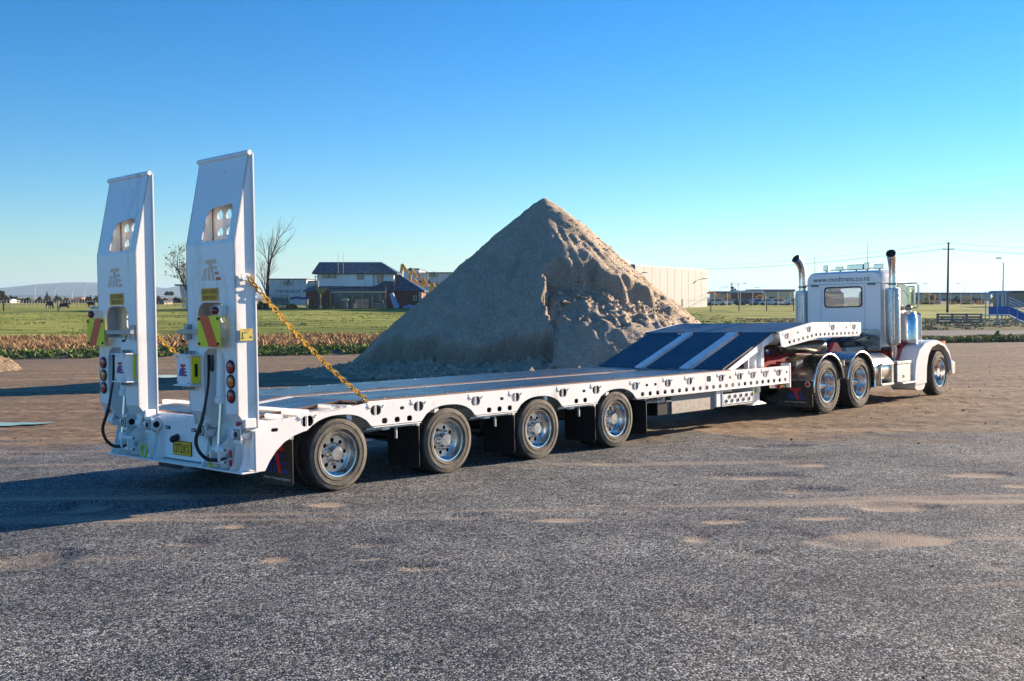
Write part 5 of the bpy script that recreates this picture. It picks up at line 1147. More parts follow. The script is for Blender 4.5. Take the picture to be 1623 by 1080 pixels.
# ---- two storey house
HDIST = 175.; HK = HDIST / FPX
HO = bt('two_storey_house', 'two storey house with dark tiled hip roofs beyond the field', 'house', 575, HDIST, 488)
def hx_(u): return (u - 575) * HK
def hz_(v): return (488 - v) * HK
def part(name, parent, fn, smooth=32):
    mb = MB(); fn(mb); return mb.build(name, parent, smooth)
part('wall', HO, lambda m: m.box(hx_(499), hx_(622), 2.2, 9.2, hz_(465), hz_(432), 'plaster'))
part('wall', HO, lambda m: m.box(hx_(538), hx_(589), 1.7, 2.2, hz_(454), hz_(432.5), 'plaster'))
lw = part('brick_wall', HO, lambda m: m.box(hx_(484), hx_(667), .5, 10, -.4, hz_(460), 'brick'))
def hip(mb, e, zt, ridge, ze, courses=11, mt='roof_tile'):
    """hip roof in stepped courses: e = eaves rectangle x0 x1 y0 y1, ridge x0 x1 at the middle depth"""
    x0, x1, y0, y1 = e; ym = (y0 + y1) / 2
    for i in range(courses):
        a, b = i / courses, (i + 1.0) / courses
        def rect(t): return (x0 + (ridge[0] - x0) * t, x1 + (ridge[1] - x1) * t, y0 + (ym - y0) * t, y1 + (ym - y1) * t, ze + (zt - ze) * t)
        p, q = rect(a), rect(b); o = .05
        v = [(p[0], p[2], p[4] + o), (p[1], p[2], p[4] + o), (p[1], p[3], p[4] + o), (p[0], p[3], p[4] + o), (q[0], q[2], q[4]), (q[1], q[2], q[4]), (q[1], q[3], q[4]), (q[0], q[3], q[4])]
        v += [(p[0], p[2], p[4] - .01), (p[1], p[2], p[4] - .01), (p[1], p[3], p[4] - .01), (p[0], p[3], p[4] - .01)]
        mb.add(v, [(0, 1, 5, 4), (1, 2, 6, 5), (2, 3, 7, 6), (3, 0, 4, 7), (8, 9, 1, 0), (9, 10, 2, 1), (10, 11, 3, 2), (11, 8, 0, 3)], mt)
    mb.box(x0 + .03, x1 - .03, y0 + .03, y1 - .03, ze - .16, ze - .005, 'fascia')
def upper(m): hip(m, (hx_(492), hx_(629), 1.3, 10), hz_(414), (hx_(497), hx_(598)), hz_(433), 12)
up_roof = part('roof', HO, upper)
def lower(m): hip(m, (hx_(480), hx_(600), 0., 10.4), hz_(444), (hx_(505), hx_(590)), hz_(461), 8)
part('roof', HO, lower)
def wing(m): hip(m, (hx_(581), hx_(673), -.6, 9.0), hz_(435), (hx_(625), hx_(629)), hz_(461), 12)
part('roof', HO, wing)
# fine tile noses catch the light on the near slopes
for u0, u1, v0, v1, yb in ((508, 529, 433.6, 441, 2.18), (564, 574, 433.6, 443, 1.68), (596, 605, 433.6, 449, 2.18), (655, 660, 469, 477, .48)):
    w_ = part('window', HO, lambda m: m.box(hx_(u0), hx_(u1), yb - .06, yb, hz_(v1), hz_(v0), 'joinery' if u0 < 650 else 'plaster'))
    n_ = 2 if u1 - u0 > 15 else 1
    for i in range(n_):
        a = u0 + (u1 - u0) * i / n_ + .8; b = u0 + (u1 - u0) * (i + 1) / n_ - .8
        part('pane', w_, lambda m: m.box(hx_(a), hx_(b), yb - .085, yb - .06, hz_(v1 - .8), hz_(v0 + .9), 'pane_glass'))
part('downpipe', HO, lambda m: (m.cyl((hx_(575.5), 1.6, hz_(452)), (hx_(575.5), 1.6, hz_(431)), .05, 'plaster', 8), m.cyl((hx_(575.5), 1.6, hz_(452)), (hx_(573), .9, hz_(455)), .05, 'plaster', 8)))
part('corner_post', HO, lambda m: m.box(hx_(664), hx_(669), -.3, .4, 0, hz_(461), 'cream'))
for u in (534.5, 542.5): part('aerial_mast', HO, lambda m: m.cyl((hx_(u), 1.2, hz_(434)), (hx_(u), 1.2, hz_(400)), .035, 'lamp_grey', 6))
part('balcony_frame', HO, lambda m: (m.box(hx_(494), hx_(495), 3, 3.1, hz_(455), hz_(436), 'joinery'), m.box(hx_(498), hx_(499), 3, 3.1, hz_(455), hz_(436), 'joinery'), m.box(hx_(494), hx_(499), 3, 3.1, hz_(439), hz_(438), 'joinery')))

# ---- garden clutter before the house
GDIST = 168.; GK = GDIST / FPX
def gx(u, c): return (u - c) * GK
def gt(name, label, cat, u, fn, group=None, d=GDIST, v=489.):
    o = bt(name, label, cat, u, d, v, group); mb = MB(); fn(mb, d / FPX); mb.build('body' if name != 'shade_house' else 'frame', o); return o
def posts(m, k, xs, h, r=.04, mt='timber'):
    for x in xs: m.cyl((x * k, 0, -.2), (x * k, 0, h * k), r, mt, 6)
sh = gt('shade_house', 'teal shade cloth lean to with timber posts before the house', 'shade house', 566, lambda m, k: (posts(m, k, (-42, -26, -8, 8, 24, 36), 24), m.box(-44 * k, 44 * k, -.05, .05, 24.5 * k, 25.2 * k, 'timber'), m.box(-44 * k, 44 * k, 2.9, 3., 26.5 * k, 27 * k, 'timber')))
mb = MB(); mb.add([(-44 * GK, -.1, 25 * GK), (44 * GK, -.1, 25 * GK), (44 * GK, 3., 27 * GK), (-44 * GK, 3., 27 * GK)], [(0, 1, 2, 3)], 'net_teal'); mb.build('roof_net', sh)
mb = MB(); pr = []
for i in range(23):
    x = (-40 + i * 80 / 22) * GK; pr.append((x, .06, (17.5 + 2.5 * math.sin(i * .9) + (3 if i > 10 else 0)) * GK))
mb.add(pr + [(p[0], .06, 25 * GK) for p in pr], [(i, i + 1, 24 + i, 23 + i) for i in range(22)], 'net_teal'); mb.build('front_net', sh)
mb = MB(); mb.box(-42 * GK, 40 * GK, 2.95, 3.0, 0, 26 * GK, 'net_teal'); mb.build('back_net', sh)
gt('slat_fence', 'grey picket panel inside the shade cloth lean to', 'fence', 574, lambda m, k: ([m.box((-11 + i * 1.5) * k, (-10.3 + i * 1.5) * k, -.1, -.06, 0, 15 * k, 'timber') for i in range(15)], m.box(-11 * k, 11 * k, -.06, -.02, 8 * k, 9 * k, 'timber')), d=167)
gt('aviary', 'dark glazed garden cupboard standing in the lean to', 'cupboard', 599.5, lambda m, k: (m.box(-7 * k, 7 * k, 0, .8, 0, 12 * k, 'joinery'), m.box(-6.2 * k, -.4 * k, -.04, 0, .5 * k, 7 * k, 'pane_glass'), m.box(.4 * k, 6.2 * k, -.04, 0, .5 * k, 7 * k, 'pane_glass'), m.box(-7 * k, 7 * k, -.05, 0, 7.4 * k, 8 * k, 'lamp_grey')), d=166)
gt('rolled_tarp', 'pale blue tarpaulin roll leaning on the brick wall', 'tarpaulin', 624, lambda m, k: (m.cyl((5 * k, 0, 0), (-4 * k, .5, 23 * k), 4.6 * k, 'tarp_pale', 14, 3.6 * k), m.cyl((-4 * k, .5, 22.5 * k), (-4.4 * k, .52, 24 * k), 3.8 * k, 'cream', 12, 2 * k)), d=166)
gt('crumpled_tarp', 'crumpled blue tarpaulin heaped by the brick wall', 'tarpaulin', 648, lambda m, k: [m.sphere((x * k, 0, z * k), r_ * k, 'tarp_pale', 8, (1.5, 1, .8)) for x, z, r_ in ((-5, 1.5, 3), (0, 2.5, 3.6), (4, 2, 3.2), (7, 3.5, 2.2), (2, 4.5, 2))], d=166)
gt('garden_cabinet', 'dark brown garden cabinet under a cream cloth', 'cabinet', 547, lambda m, k: (m.box(-3 * k, 3 * k, 0, .6, 0, 12 * k, 'bark', .03), m.sphere((0, .3, 13.5 * k), 5 * k, 'cream', 10, (1.2, .8, .55)), m.box(-2.6 * k, -.2 * k, -.03, 0, .8 * k, 11 * k, 'timber'), m.box(.2 * k, 2.6 * k, -.03, 0, .8 * k, 11 * k, 'timber')), d=166)
gt('yellow_bin', 'pale yellow bin standing under the lean to', 'bin', 562.5, lambda m, k: (m.lathe([(0, 0), (2.3 * k, 0), (2.7 * k, 7 * k), (3 * k, 7.2 * k), (3 * k, 7.8 * k), (0, 8.2 * k)], (0, 0, 0), Z, 'cream', 12)), d=166)
gt('plank_stack', 'pale planks leaning beside the dark cupboard', 'planks', 610, lambda m, k: [m.box((-2 + i) * k, (-1.2 + i) * k, .1 * i, .1 * i + .05, 0, (9 - i) * k, 'cream') for i in range(5)], d=166)
for i, (u, h) in enumerate(((518, 11), (522, 13), (527, 9), (534, 10))):
    gt('potted_plant', ['leftmost potted plant under the lean to', 'tall potted plant with pink bloom under the lean to', 'short potted plant beside the pink bloom', 'potted plant next to the brown cabinet'][i], 'plant', u, lambda m, k: (m.lathe([(0, 0), (1.2 * k, 0), (1.6 * k, 3 * k), (0, 3 * k)], (0, 0, 0), Z, 'brick', 10), [m.add([(-.1, 0, 3 * k), (.1, 0, 3 * k), (math.cos(a) * 2.2 * k, math.sin(a) * 1.5 * k, h * k * (.7 + .3 * math.sin(a * 3)))], [(0, 1, 2)], 'green_weed' if i != 1 else 'tree_rust') for a in np.linspace(0, 6, 14)]), 'potted plants under the lean to', d=166)
ban = bt('banana_palm', 'ragged banana palm with two upright leaves', 'banana palm', 507.5, 166, 489)
part('trunk', ban, lambda m: m.cyl((0, 0, 0), (.05, 0, 2.3), .13, 'banana_leaf', 8, .09))
for dx, dz, wd in ((-.95, 1.75, .22), (1.2, 1.35, .26), (.25, 1.3, .16), (-.3, 1.0, .18), (.6, .5, .2)):
    def leaf(m):
        n = 7; L = []; Rr = []
        for i in range(n + 1):
            t = i / n; c = Vector((.05 + dx * t, .1 * t, 2.2 + dz * t - .25 * t * t)); ww = wd * math.sin(math.pi * min(1, t * .9 + .08)) ; nrm = Vector((-dz, 0, dx)).normalized() * ww
            L.append(c + nrm); Rr.append(c - nrm + Vector((0, .08, 0)))
        m.add(L + Rr, [(i, i + 1, n + 2 + i, n + 1 + i) for i in range(n)], 'banana_leaf')
    part('leaf', ban, leaf)
gt('pink_pot', 'terracotta pot at the foot of the banana palm', 'pot', 508, lambda m, k: m.lathe([(0, 0), (1.8 * k, 0), (2.3 * k, 3 * k), (1.9 * k, 3 * k), (1.7 * k, 2.4 * k), (0, 2.4 * k)], (0, 0, 0), Z, 'cream', 12), d=165)
gt('blue_tarp_roof', 'bright blue tarpaulin stretched over the garden frame', 'tarpaulin', 475, lambda m, k: (m.add([(-15 * k, 0, 17 * k), (-5 * k, -.1, 19 * k), (6 * k, 0, 17.5 * k), (17 * k, 0, 19.5 * k), (17 * k, .3, 14.5 * k), (5 * k, .2, 14 * k), (-6 * k, .2, 15.5 * k), (-15 * k, .3, 13.5 * k)], [(0, 1, 6, 7), (1, 2, 5, 6), (2, 3, 4, 5)], 'tarp_blue'), posts(m, k, (-15, 0, 17), 19)), d=168)
gt('garden_cage', 'dark mesh garden cage left of the blue tarpaulin', 'cage', 443, lambda m, k: (posts(m, k, (-15, -5, 5, 14), 21, .05, 'post_dark'), m.box(-15 * k, 14 * k, -.03, .03, 20.5 * k, 21.2 * k, 'post_dark'), m.box(-14 * k, 13 * k, .5, .55, 0, 18.5 * k, 'net_teal'), m.box(-14 * k, 13 * k, .2, .22, 12.5 * k, 13.8 * k, 'post_dark')), d=167)
gt('pale_post', 'thick pale green post before the garden', 'post', 487, lambda m, k: m.cyl((0, 0, -.2), (0, 0, 14.5 * k), .16, 'post_pale', 10), d=164)
gt('clothes_pole', 'tall white topped pole beside the banana palm', 'pole', 505, lambda m, k: (m.cyl((0, 0, 0), (0, 0, 44 * k), .04, 'timber', 6), m.cyl((0, 0, 34 * k), (0, 0, 44 * k), .07, 'car_white', 8)), d=170)
gt('lean_to_pole', 'weathered pole standing against the wing roof', 'pole', 611.5, lambda m, k: m.cyl((0, 0, 0), (0, 0, 34 * k), .07, 'timber', 6), d=165)
def hedge(name, label, u, w_, h, d, mats, seed, v=None):
    o = bt(name, label, 'bush', u, d, v); r_ = np.random.default_rng(seed); n = 420; k = d / FPX; V = []; F = []; mi = []
    c = r_.normal(0, 1, (n, 3)); c /= np.linalg.norm(c, axis=1)[:, None]; c *= r_.uniform(.45, 1, (n, 1)) ** .5
    lump = .75 + .35 * np.sin(c[:, 0] * 5 + seed) * np.cos(c[:, 1] * 4); P = np.stack([c[:, 0] * w_ / 2 * k, c[:, 1] * w_ / 3 * k, np.abs(c[:, 2]) * h * k * lump], 1)
    s_ = max(.11, w_ * k * (.045 if d < 240 else .085))
    for p in P:
        a = r_.normal(0, 1, 3); a /= np.linalg.norm(a); b = np.cross(a, r_.normal(0, 1, 3)); b /= np.linalg.norm(b); q = len(V)
        V += [tuple(p + a * s_), tuple(p + b * s_), tuple(p - a * s_), tuple(p - b * s_ * .8)]; F.append((q, q + 1, q + 2, q + 3)); mi.append(int(r_.integers(len(mats))))
    me = bpy.data.meshes.new('foliage'); me.from_pydata(V, [], F)
    for q in mats: me.materials.append(MATS[q])
    me.polygons.foreach_set('material_index', mi); me.update(); c_ = bpy.data.objects.new('foliage', me); COL.objects.link(c_); c_.parent = o
    mb = MB(); mb.cyl((0, 0, -.2), (0, 0, h * k * .55), .012 * h * k + .03, 'bark', 6); mb.build('stem', o); return o
hedge('garden_bush', 'dark green bush at the left end of the garden', 414, 16, 14, 168, ['tree_green', 'tree_green', 'tree_olive'], 3, 489)
hedge('garden_bush', 'green bush under the blue tarpaulin', 462, 20, 9, 166, ['tree_green', 'green_weed'], 4, 489); hedge('garden_bush', 'leafy bush left of the banana palm', 496, 12, 24, 167, ['green_weed', 'tree_olive', 'tree_green'], 5, 489)
hedge('garden_bush', 'dark bush behind the brick corner', 672, 14, 22, 172, ['tree_green', 'tree_olive'], 6, 489)

# ---- big sheds behind, with the hire firm's name
def warehouse(u0, u1, vt, vb, d, label, mt='clad_grey', dep=24, sign=None):
    k = d / FPX; uc = (u0 + u1) / 2; o = bt('warehouse', label, 'warehouse', uc, d, vb); hw = (u1 - u0) / 2 * k; h = (vb - vt) * k
    part('wall', o, lambda m: m.box(-hw, hw, 0, dep, -1, h, mt)); part('roof', o, lambda m: (m.box(-hw - .15, hw + .15, -.15, dep + .1, h, h + .22, 'fascia')))
    nn_ = max(3, int((u1 - u0) / 9))
    for i in range(1, nn_): part('cladding_joint', o, lambda m: m.box(-hw + 2 * hw * i / nn_ - .03, -hw + 2 * hw * i / nn_ + .03, -.03, 0, 0, h - .05, 'shed_blue'))
    if sign:
        def s_(m):
            su, w_, vt_, hh = sign; x = (su - uc) * k
            m.text('PORTERGROUP', (x - w_ / 2 * k, -.05, (vb - vt_ - hh) * k), X, Z, w_ * k, hh * k, 'sign_dark', .03)
        def e_(m):
            su, w_, vt_, hh = sign; n = 14; e0 = (su, vt_ - 12)
            pts = [((su - uc + 8.5 * math.cos(a)) * k, (vb - e0[1] + 5.5 * math.sin(a)) * k) for a in np.linspace(R(150), R(395), n)] + [((su - uc + .6 + 6.8 * math.cos(a)) * k, (vb - e0[1] + .5 + 4.4 * math.sin(a)) * k) for a in np.linspace(R(395), R(150), n)]
            m.prism(pts, (0, -.08, 0), X, Z, .03, 'sign_green')
            for q in ([(-1.5, -3), (.2, 4.5), (1.4, 4.5), (4, -3), (2.2, -3), (.8, 2), (-.2, -3)], [(-4, 2), (-2.6, 3.5), (-2.2, -2), (-3.4, -1.5)]): m.prism([((su - uc + a) * k, (vb - e0[1] + b) * k) for a, b in q], (0, -.12, 0), X, Z, .03, 'sign_dark')
        part('firm_sign', o, s_); part('firm_emblem', o, e_)
    return o
warehouse(424, 486, 443.5, 486, 232, 'grey blue warehouse with dark firm sign left of the house', sign=(457, 38, 460, 4.6))
warehouse(486, 540, 447, 486, 234, 'low grey warehouse annexe hidden behind the house')
warehouse(640, 664, 428, 486, 236, 'white warehouse end behind the raised yellow booms', 'plaster')
warehouse(664, 760, 433.5, 486, 226, 'blue grey warehouse with firm sign behind the sand heap', sign=(687, 44, 447, 4.6))
def boom_lift(u, v_top, d, label, k=1.):
    """articulated boom lift: wheeled base, two raised arms, jib and work basket"""
    p = spot(u, d); o = thing('boom_lift', label, 'boom lift', p, VIEW, 'yellow boom lifts parked behind the house'); s_ = d / FPX; top = at(u, v_top, d).z - p.z
    part('base', o, lambda m: (m.box(-1.3, 1.3, -1, 1, .5, 1.3, 'machine_yellow', .08), m.box(-.9, .7, -.8, .8, 1.3, 2.0, 'machine_dark', .08)))
    for x in (-.9, .9):
        for y in (-1.0, 1.0): part('wheel', o, lambda m: m.cyl((x, y - .15, .45), (x, y + .15, .45), .45, 'machine_dark', 14))
    part('lower_arm', o, lambda m: m.box(-.27, .27, -.2, .2, 0, 1, 'machine_yellow', .03, Matrix.Translation((-.3, 0, 1.9)) @ Matrix.Rotation(R(9), 4, 'Y') @ Matrix.Diagonal((1, 1, max(.5, top - 2.1), 1))))
    xt = -.3 + math.sin(R(9)) * (top - 2.1)
    part('jib', o, lambda m: m.box(0, 1.9 * k, -.2, .2, -.22, .22, 'machine_yellow', .03, Matrix.Translation((xt, 0, top - .25)) @ Matrix.Rotation(R(58), 4, 'Y')))
    xb, zb = xt + 1.9 * k * math.cos(R(58)) + .1, top - .25 - 1.9 * k * math.sin(R(58)) - .25
    def bas(m):
        m.box(xb, xb + 2.0, -.5, .5, zb, zb + .16, 'machine_orange')
        for y in (-.5, .5):
            m.box(xb, xb + 2.0, y - .03, y + .03, zb + 1.0, zb + 1.06, 'lamp_grey'); m.box(xb, xb + 2.0, y - .02, y + .02, zb + .55, zb + .59, 'lamp_grey')
            for x in (0, .65, 1.3, 1.96): m.box(xb + x, xb + x + .05, y - .03, y + .03, zb, zb + 1.05, 'lamp_grey')
        m.box(xb + .1, xb + .75, -.45, .0, zb + .55, zb + 1.15, 'machine_dark', .08)
    part('basket', o, bas); return o
boom_lift(632.5, 416.5, 200, 'tallest yellow boom lift rising over the house roof'); boom_lift(648, 424, 205, 'second tall boom lift with basket before the white wall')
boom_lift(655, 440.5, 206, 'low boom lift nearest the wing roof', .7); boom_lift(669.5, 441, 203, 'low boom lift in the middle of the parked lifts', .7); boom_lift(684, 447, 199, 'lowest boom lift half hidden by the sand heap', .7)

# ---- bare trees
def bare_tree(name, label, u, d, v, H, seed, lean=0., spread=.5, leaves=None, levels=6):
    o = bt(name, label, 'tree', u, d, v); r_ = random.Random(seed); tr = MB(); tw = MB(); tips = []
    def grow(p, dr, ln, rad, lv):
        n = 3; P_ = [p]; q = p; dd = dr
        for i in range(n):
            dd = (dd + Vector((r_.gauss(0, .10), r_.gauss(0, .10), r_.gauss(.03, .06)))).normalized(); q = q + dd * (ln / n); P_.append(q)
        rads = [rad * (1 - .45 * i / n) for i in range(n + 1)]
        (tr if lv < 2 else tw).tube(P_, rads, 'bark' if lv < 3 else 'twig', 7 if lv == 0 else (5 if lv < 3 else 3), caps=False)
        if lv >= levels: tips.append(q); return
        m = 4 if lv in (0, 1) else (3 if lv < 5 else 3)
        for j in range(m):
            t = 1. if j == 0 else r_.uniform(.35, .95); bp_ = P_[0].lerp(P_[1], t * 3) if t * 3 < 1 else (P_[1].lerp(P_[2], t * 3 - 1) if t * 3 < 2 else P_[2].lerp(P_[3], min(1, t * 3 - 2)))
            az = r_.uniform(0, 6.283); sp = (spread * .35 if j == 0 else spread) * r_.uniform(.7, 1.35)
            side_ = Vector((math.cos(az), math.sin(az), 0)); side_ = (side_ - dd * side_.dot(dd)); side_.normalize()
            nd = (dd * math.cos(sp) + side_ * math.sin(sp) + Vector((0, 0, .10))).normalized(); grow(bp_, nd, ln * r_.uniform(.62, .80) * (1.0 if j == 0 else .85), rad * (.62 if j == 0 else .46), lv + 1)
    grow(Vector((0, 0, -.2)), Vector((lean, 0, 1)).normalized(), H * .30, H * .0185, 0)
    tr.build('trunk', o); cr_ = tw.build('crown', o, 60)
    if leaves:
        V = []; F = []; g = np.random.default_rng(seed)
        for p in tips:
            if r_.random() < leaves:
                a = Vector(g.normal(0, .07, 3)); b = Vector(g.normal(0, .07, 3)); q = len(V); p = p + Vector(g.normal(0, .12, 3)); V += [p + a, p + b, p - a, p - b]; F.append((q, q + 1, q + 2, q + 3))
        mb = MB(); mb.add(V, F, 'brown_leaf'); mb.build('leaves', o, 0)
    return o
bare_tree('bare_tree', 'tall leafless tree standing left of the house', 423, 172, 488, 17.0, 22, 0., .42)
bare_tree('brown_tree', 'spreading tree with brown leaves behind the near ramp', 316, 166, 489, 13.5, 5, -.35, .66, .75)

# ---- teal shed between the ramps
sh_ = bt('open_shed', 'teal walled shed with flat overhanging roof between the ramps', 'shed', 318, 160, 491); k = 160 / FPX
part('roof', sh_, lambda m: m.box(-39 * k, 30 * k, -.6, 6, 37.5 * k, 40 * k, 'roof_blue', .03)); part('wall', sh_, lambda m: m.prism([(-33 * k, 38 * k), (-29.5 * k, 12 * k), (-29 * k, 0), (28 * k, 0), (28 * k, 38 * k)], (0, 0, 0), X, Z, 5, 'net_teal')); part('post', sh_, lambda m: m.box(-20 * k, -18.6 * k, -.5, -.38, -.3, 38 * k, 'post_dark'))

# ---- paddock: fences, cattle, trough
def fence(name, label, u0, u1, d0, d1, n, h, mt, wires=3, v0=None, v1=None, r=.07, wire_mt='wire', cat='fence'):
    p0 = spot(u0, d0) if v0 is None else at(u0, v0, d0); p1 = spot(u1, d1) if v1 is None else at(u1, v1, d1); o = thing(name, label, cat, p0)
    for i in range(n):
        t = i / (n - 1); q = p0.lerp(p1, t) - p0; hh = h * random.uniform(.93, 1.06)
        part('post', o, lambda m: m.cyl((q.x, q.y, q.z - .3), (q.x + random.gauss(0, .02), q.y, q.z + hh), r, mt, 7))
    for j in range(wires):
        z = h * (.25 + .68 * j / max(1, wires - 1)); part('wire', o, lambda m: m.cyl((0, 0, z), tuple(p1 - p0 + Vector((0, 0, z))), .012, wire_mt, 4))
    return o
fence('paddock_fence', 'low post and wire fence behind the cattle', -40, 330, 196, 190, 30, 1.05, 'timber', 4, r=.055)
fence('board_fence', 'pale grey board fence far behind the cattle', -60, 200, 262, 262, 60, .95, 'lamp_grey', 5, r=.06)
for u, v, h, mt, lab in ((6, 495, 17, 'post_dark', 'dark strainer post in the paddock at the far left'), (92.5, 493, 16, 'post_pale', 'thick pale strainer post beside the grazing cow'), (17.5, 491, 11, 'timber', 'slim post second from the left of the paddock')):
    d = 158.; o = bt('strainer_post', lab, 'post', u, d, v); part('post', o, lambda m: (m.cyl((0, 0, -.3), (0, 0, h * d / FPX), .13 if mt != 'timber' else .06, mt, 10), m.lathe([(.13, 0), (.06, .05), (0, .06)], (0, 0, h * d / FPX), Z, mt, 10) if mt != 'timber' else None))
def cow(u, v, d, label, pose, rz=0., sc=1.):
    J = {'graze': dict(h=1.0, neck=[(1.05, 0, .95), (1.3, 0, .62), (1.42, 0, .32)], head=(1.56, 0, .14)), 'lie': dict(h=.62, neck=[(1.0, 0, .78), (1.22, 0, 1.0)], head=(1.45, 0, .98)), 'stand': dict(h=1.0, neck=[(1.05, 0, 1.1), (1.3, 0, 1.2)], head=(1.55, 0, 1.12))}[pose]
    h = J['h']; V = [(0, 0, h), (-.45, 0, h + .02), (-.85, 0, h + .05), (.45, 0, h), (.85, 0, h + .03)]; Rd = [.40, .40, .30, .40, .33]; E = [(0, 1), (1, 2), (0, 3), (3, 4)]
    pr_ = 4
    for i, q in enumerate(J['neck']): V.append(q); Rd.append(.22 - .03 * i); E.append((pr_, len(V) - 1)); pr_ = len(V) - 1
    V.append(J['head']); Rd.append(.11); E.append((pr_, len(V) - 1)); hd_ = len(V) - 1
    for s_ in (-1, 1): V.append((V[pr_][0] + .0, s_ * .20, V[pr_][2] + .10)); Rd.append(.035); E.append((pr_, len(V) - 1))
    for s_ in (-1, 1):
        for b, x, hind in ((4, .78, 0), (2, -.80, 1)):
            if pose == 'lie': pts_ = [(x, s_ * .30, h - .25), (x + .3, s_ * .38, .14), (x - .1, s_ * .38, .10)]
            elif hind: pts_ = [(x + .05, s_ * .20, h - .22), (x + .06, s_ * .21, .62), (x - .10, s_ * .21, .42), (x - .05, s_ * .21, .10), (x, s_ * .21, .03)]
            else: pts_ = [(x, s_ * .18, h - .25), (x, s_ * .19, .45), (x + .01, s_ * .19, .12), (x + .03, s_ * .19, .03)]
            prev = b
            for i, q in enumerate(pts_): V.append(q); Rd.append([.17, .10, .075, .07, .07][i]); E.append((prev, len(V) - 1)); prev = len(V) - 1
    prev = 2
    for q in ((-1.05, 0, h + .1), (-1.12, 0, h - .25), (-1.1, 0, h - .55)): V.append(q); Rd.append(.03); E.append((prev, len(V) - 1)); prev = len(V) - 1
    me = bpy.data.meshes.new('cow'); me.from_pydata(V, E, []); o = bpy.data.objects.new('cow', me); COL.objects.link(o)
    md = o.modifiers.new('skin', 'SKIN'); o.modifiers.new('sub', 'SUBSURF').levels = 1
    if not me.skin_vertices:
        bm = bmesh.new(); bm.from_mesh(me); bm.verts.layers.skin.verify(); bm.to_mesh(me); bm.free()
    for sv, rd in zip(me.skin_vertices[0].data, Rd): sv.radius = (rd, rd)
    me.skin_vertices[0].data[0].use_root = True
    dg = bpy.context.evaluated_depsgraph_get(); m2 = bpy.data.meshes.new_from_object(o.evaluated_get(dg)); o.modifiers.clear(); o.data = m2; m2.materials.clear(); m2.materials.append(MATS['cow_hide']); m2.polygons.foreach_set('use_smooth', [True] * len(m2.polygons)); m2.polygons.foreach_set('material_index', [0] * len(m2.polygons))
    o.location = at(u, v, d); o.rotation_euler = (0, 0, VIEW + rz); o.scale = (sc, sc, sc); return tag(o, label, 'cow', 'black cattle in the paddock')
cow(79, 489.8, 165, 'black cow grazing with its head down, left of the pale post', 'graze', -.75, .86); cow(100.5, 488.8, 168, 'black cow lying just right of the pale post', 'lie', .5, .8); cow(145, 488.5, 168, 'black cow standing at the water trough', 'stand', math.pi - .5, .7)
o = bt('water_trough', 'long pale blue water trough in the paddock', 'trough', 153, 162, 490.5); part('tub', o, lambda m: (m.box(-.75, .75, -.4, .4, 0, .42, 'clad_grey', .03), m.box(-.66, .66, -.32, .32, .40, .425, 'puddle_water')))
for u, vt, n_ in ((55.5, 453.5, 'first'), (87.5, 458, 'second'), (114.5, 461, 'third'), (134.5, 453, 'fourth')):
    d = 330.; o = bt('lamp_mast', n_ + ' slim white mast from the left before the blue hill', 'mast', u, d, None, 'white masts beyond the paddock'); H_ = at(u, vt, d).z - o.location.z; part('mast', o, lambda m: m.cyl((0, 0, 0), (0, 0, H_), .13, 'car_white', 6, .07)); part('lamp_head', o, lambda m: m.box(-.5, .5, -.15, .15, H_ - .05, H_ + .12, 'car_white', .03))
# farmhouse and far trees
o = bt('farmhouse', 'low farmhouse with salmon roof among the far trees', 'house', 119.5, 300); k = 300 / FPX
part('wall', o, lambda m: m.box(-8 * k, 8 * k, 0, 6, 0, 4 * k, 'panel_wall')); mat('salmon_roof', (.45, .22, .14), .7, var=.15)
part('roof', o, lambda m: hip(m, (-9 * k, 9 * k, -.5, 6.5), 9 * k, (-5 * k, 5 * k), 4 * k, 4, 'salmon_roof'))
def leafy(u, d, w_, h, mats, seed, label):
    o = hedge('far_tree', label, u, w_, h, d, mats, seed); o['category'] = 'tree'; o['group'] = 'trees beyond the paddock'; o.children[0].name = 'crown'; o.children[1].name = 'trunk'; return o
tg, to, tr_ = 'tree_green', 'tree_olive', 'tree_rust'
for i, (u, w_, h, m_, lab) in enumerate([(-6, 34, 30, [tr_, tr_, to], 'tall rusty tree at the far left edge'), (4, 22, 18, [tg, to], 'dark green tree below the rusty tree'), (21, 16, 14, [tg, tg, to], 'round dark tree right of the rusty tree'), (33, 14, 9, [to, tr_], 'low brownish tree near the first white mast'), (44, 15, 12, [tg, tg], 'round dark tree left of the first white mast'), (62, 18, 11, [tg, to], 'wide dark tree right of the first white mast'), (75, 13, 18, [tg, to], 'tallest dark tree above the grazing cow'), (91, 16, 14, [tg, tg, to], 'dark tree behind the second white mast'), (105, 12, 12, [to, tr_], 'brownish tree left of the farmhouse'), (130, 10, 9, [to], 'small olive tree right of the farmhouse'), (141, 14, 14, [tr_, 'twig'], 'thin brown tree under the fourth white mast'), (152, 14, 12, [to, tr_, tg], 'olive brown tree left of the far ramp'), (262, 24, 8, [tg, to], 'dark low trees seen between the ramps'), (252, 12, 14, ['twig', tr_], 'thin brown tree seen between the ramps'), (283, 22, 10, [tg, to], 'dark trees beside the teal shed')]):
    leafy(u, 275 + 7 * (i % 4), w_, h, m_, 40 + i, lab)
hedge('far_bush', 'small clump on the green rise between the ramps', 268, 15, 7, 420, [tg, to], 80, 468)
o = bt('white_cottage', 'small white cottage among trees at the far left', 'house', 12.5, 285); k = 285 / FPX; part('wall', o, lambda m: m.box(-4 * k, 4 * k, 0, 5, 0, 4 * k, 'plaster')); part('roof', o, lambda m: hip(m, (-4.6 * k, 4.6 * k, -.4, 5.4), 7 * k, (-2 * k, 2 * k), 4 * k, 3, 'clad_grey'))
